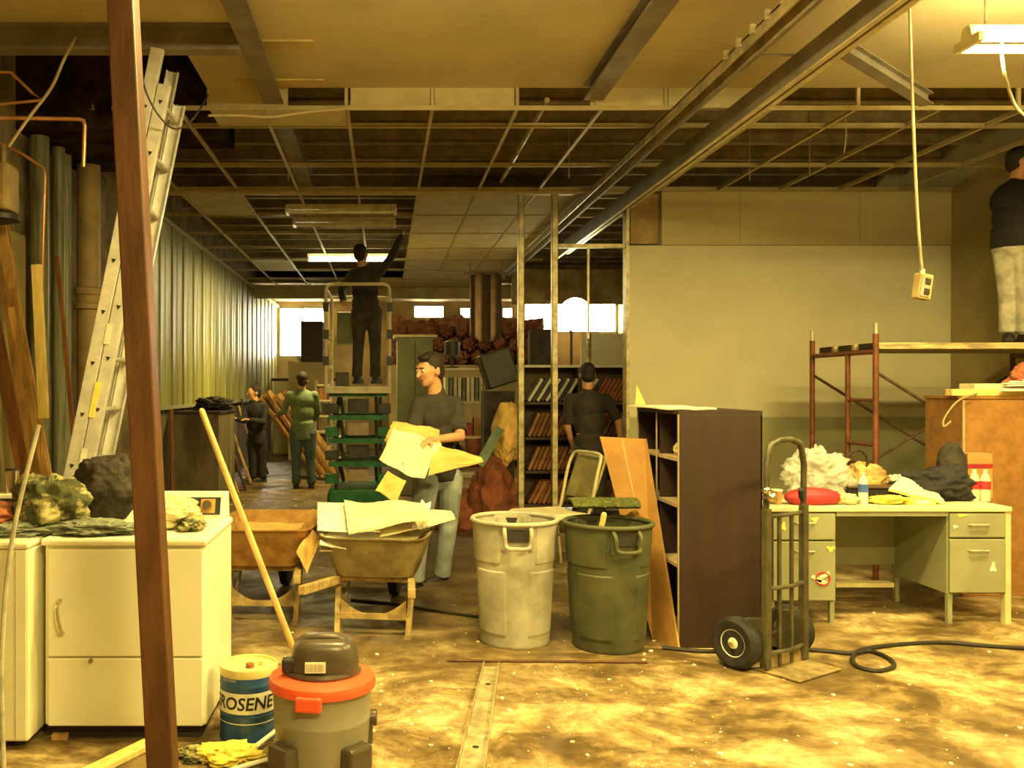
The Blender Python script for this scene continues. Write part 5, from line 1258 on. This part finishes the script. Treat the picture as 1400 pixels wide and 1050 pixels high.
o = MB().tube(smoothpts([ZF(x,y)+V((0,0,.01)) for x, y in ((480,822),(540,828),(600,838),(660,846))],6), .010, 8).build('rubber_hose', 'hose'); tag(o, 'dark cable on the floor from the loaded barrow to the grey trash can', 'cable')
a, b = ZF(205,1020), ZF(120,1062)
o = MB().beam(a+V((0,0,.014)), b+V((0,0,.014)), .07, .025).build('floor_board', 'woodlight', bev=.003); tag(o, 'short pale board on the floor at the foot of the rusty post', 'board')
o = MB().cap(ZF(322,1046)+V((0,0,.012)), ZF(377,1012)+V((0,0,.04)), .010, .010).build('pvc_stick', 'cream'); tag(o, 'white stick propped on the floor between drum and vacuum', 'stick')
o = MB().cap(ZF(300,1062)+V((0,0,.012)), ZF(372,1040)+V((0,0,.012)), .010, .010).build('pvc_stick', 'cream'); tag(o, 'white stick on the floor nearest the viewer below the drum', 'stick')
pile('rag', 'crumpled yellow rag on the floor in front of the drum', 'rag', ZF(312,1038)+V((0,0,.02)), (.13,.08,.035), 'yellowcloth', 110, .001, .5, 3)
pile('rag', 'small dirty yellow rag on the floor between post and drum', 'rag', ZF(268,1036)+V((0,0,.015)), (.07,.06,.025), 'camo', 111, .001, .5, 3)
o = MB().prism([ZF(70,1012),ZF(92,1012),ZF(98,1000),ZF(80,998)], (0,0,.02)).build('wood_wedge', 'wood'); tag(o, 'little wooden wedge under the corner of the dryer', 'wedge')
# plaster crumbs: uncountable
random.seed(11); g = MB()
for k in range(320):
    px = random.uniform(380,1400) if k % 3 else random.uniform(480,1000); py = 800+250*random.random()**.8
    p = ZF(px,py); r = random.choice((.003,.004,.004,.005,.011))*random.uniform(.6,1.2)
    if p.x > XR-.1: continue
    n = random.randint(4,6); ang = random.uniform(0,6.28)
    poly = [(p.x+r*random.uniform(.6,1.3)*math.cos(ang+2*PI*i/n), p.y+r*random.uniform(.6,1.4)*math.sin(ang+2*PI*i/n), .0005) for i in range(n)]
    g.prism(poly, (0,0,r*.5))
for k in range(160):
    p = ZF(random.uniform(310,460), random.uniform(668,760)); 
    r = random.uniform(.006,.018); n = 5; ang = random.uniform(0,6.28)
    g.prism([(p.x+r*math.cos(ang+2*PI*i/n)*random.uniform(.5,1.3), p.y+r*math.sin(ang+2*PI*i/n), .0005) for i in range(n)], (0,0,r*.3))
o = g.build('plaster_crumbs', 'chip'); tag(o, 'scattered plaster crumbs over the dirty floor', 'debris', None, 'stuff')

# ------------------------------------------------------------------ daylight and camera
w = bpy.data.worlds.new('world'); bpy.context.scene.world = w; w.use_nodes = True
bg = w.node_tree.nodes['Background']; bg.inputs[0].default_value = (1,.90,.62,1); bg.inputs[1].default_value = 26
cam = bpy.data.cameras.new('camera'); co = bpy.data.objects.new('camera', cam); C.objects.link(co)
co.location = (0,0,EH); co.rotation_euler = (PI/2,0,0)
cam.sensor_width = 36; cam.lens = 36*F/1400; cam.shift_x = (700-CX)/1400; cam.shift_y = (CY-525)/1400
bpy.context.scene.camera = co
vs = bpy.context.scene.view_settings
vs.view_transform = 'Standard'; vs.look = 'None'; vs.gamma = 1; vs.use_curve_mapping = False; vs.exposure = 1.05
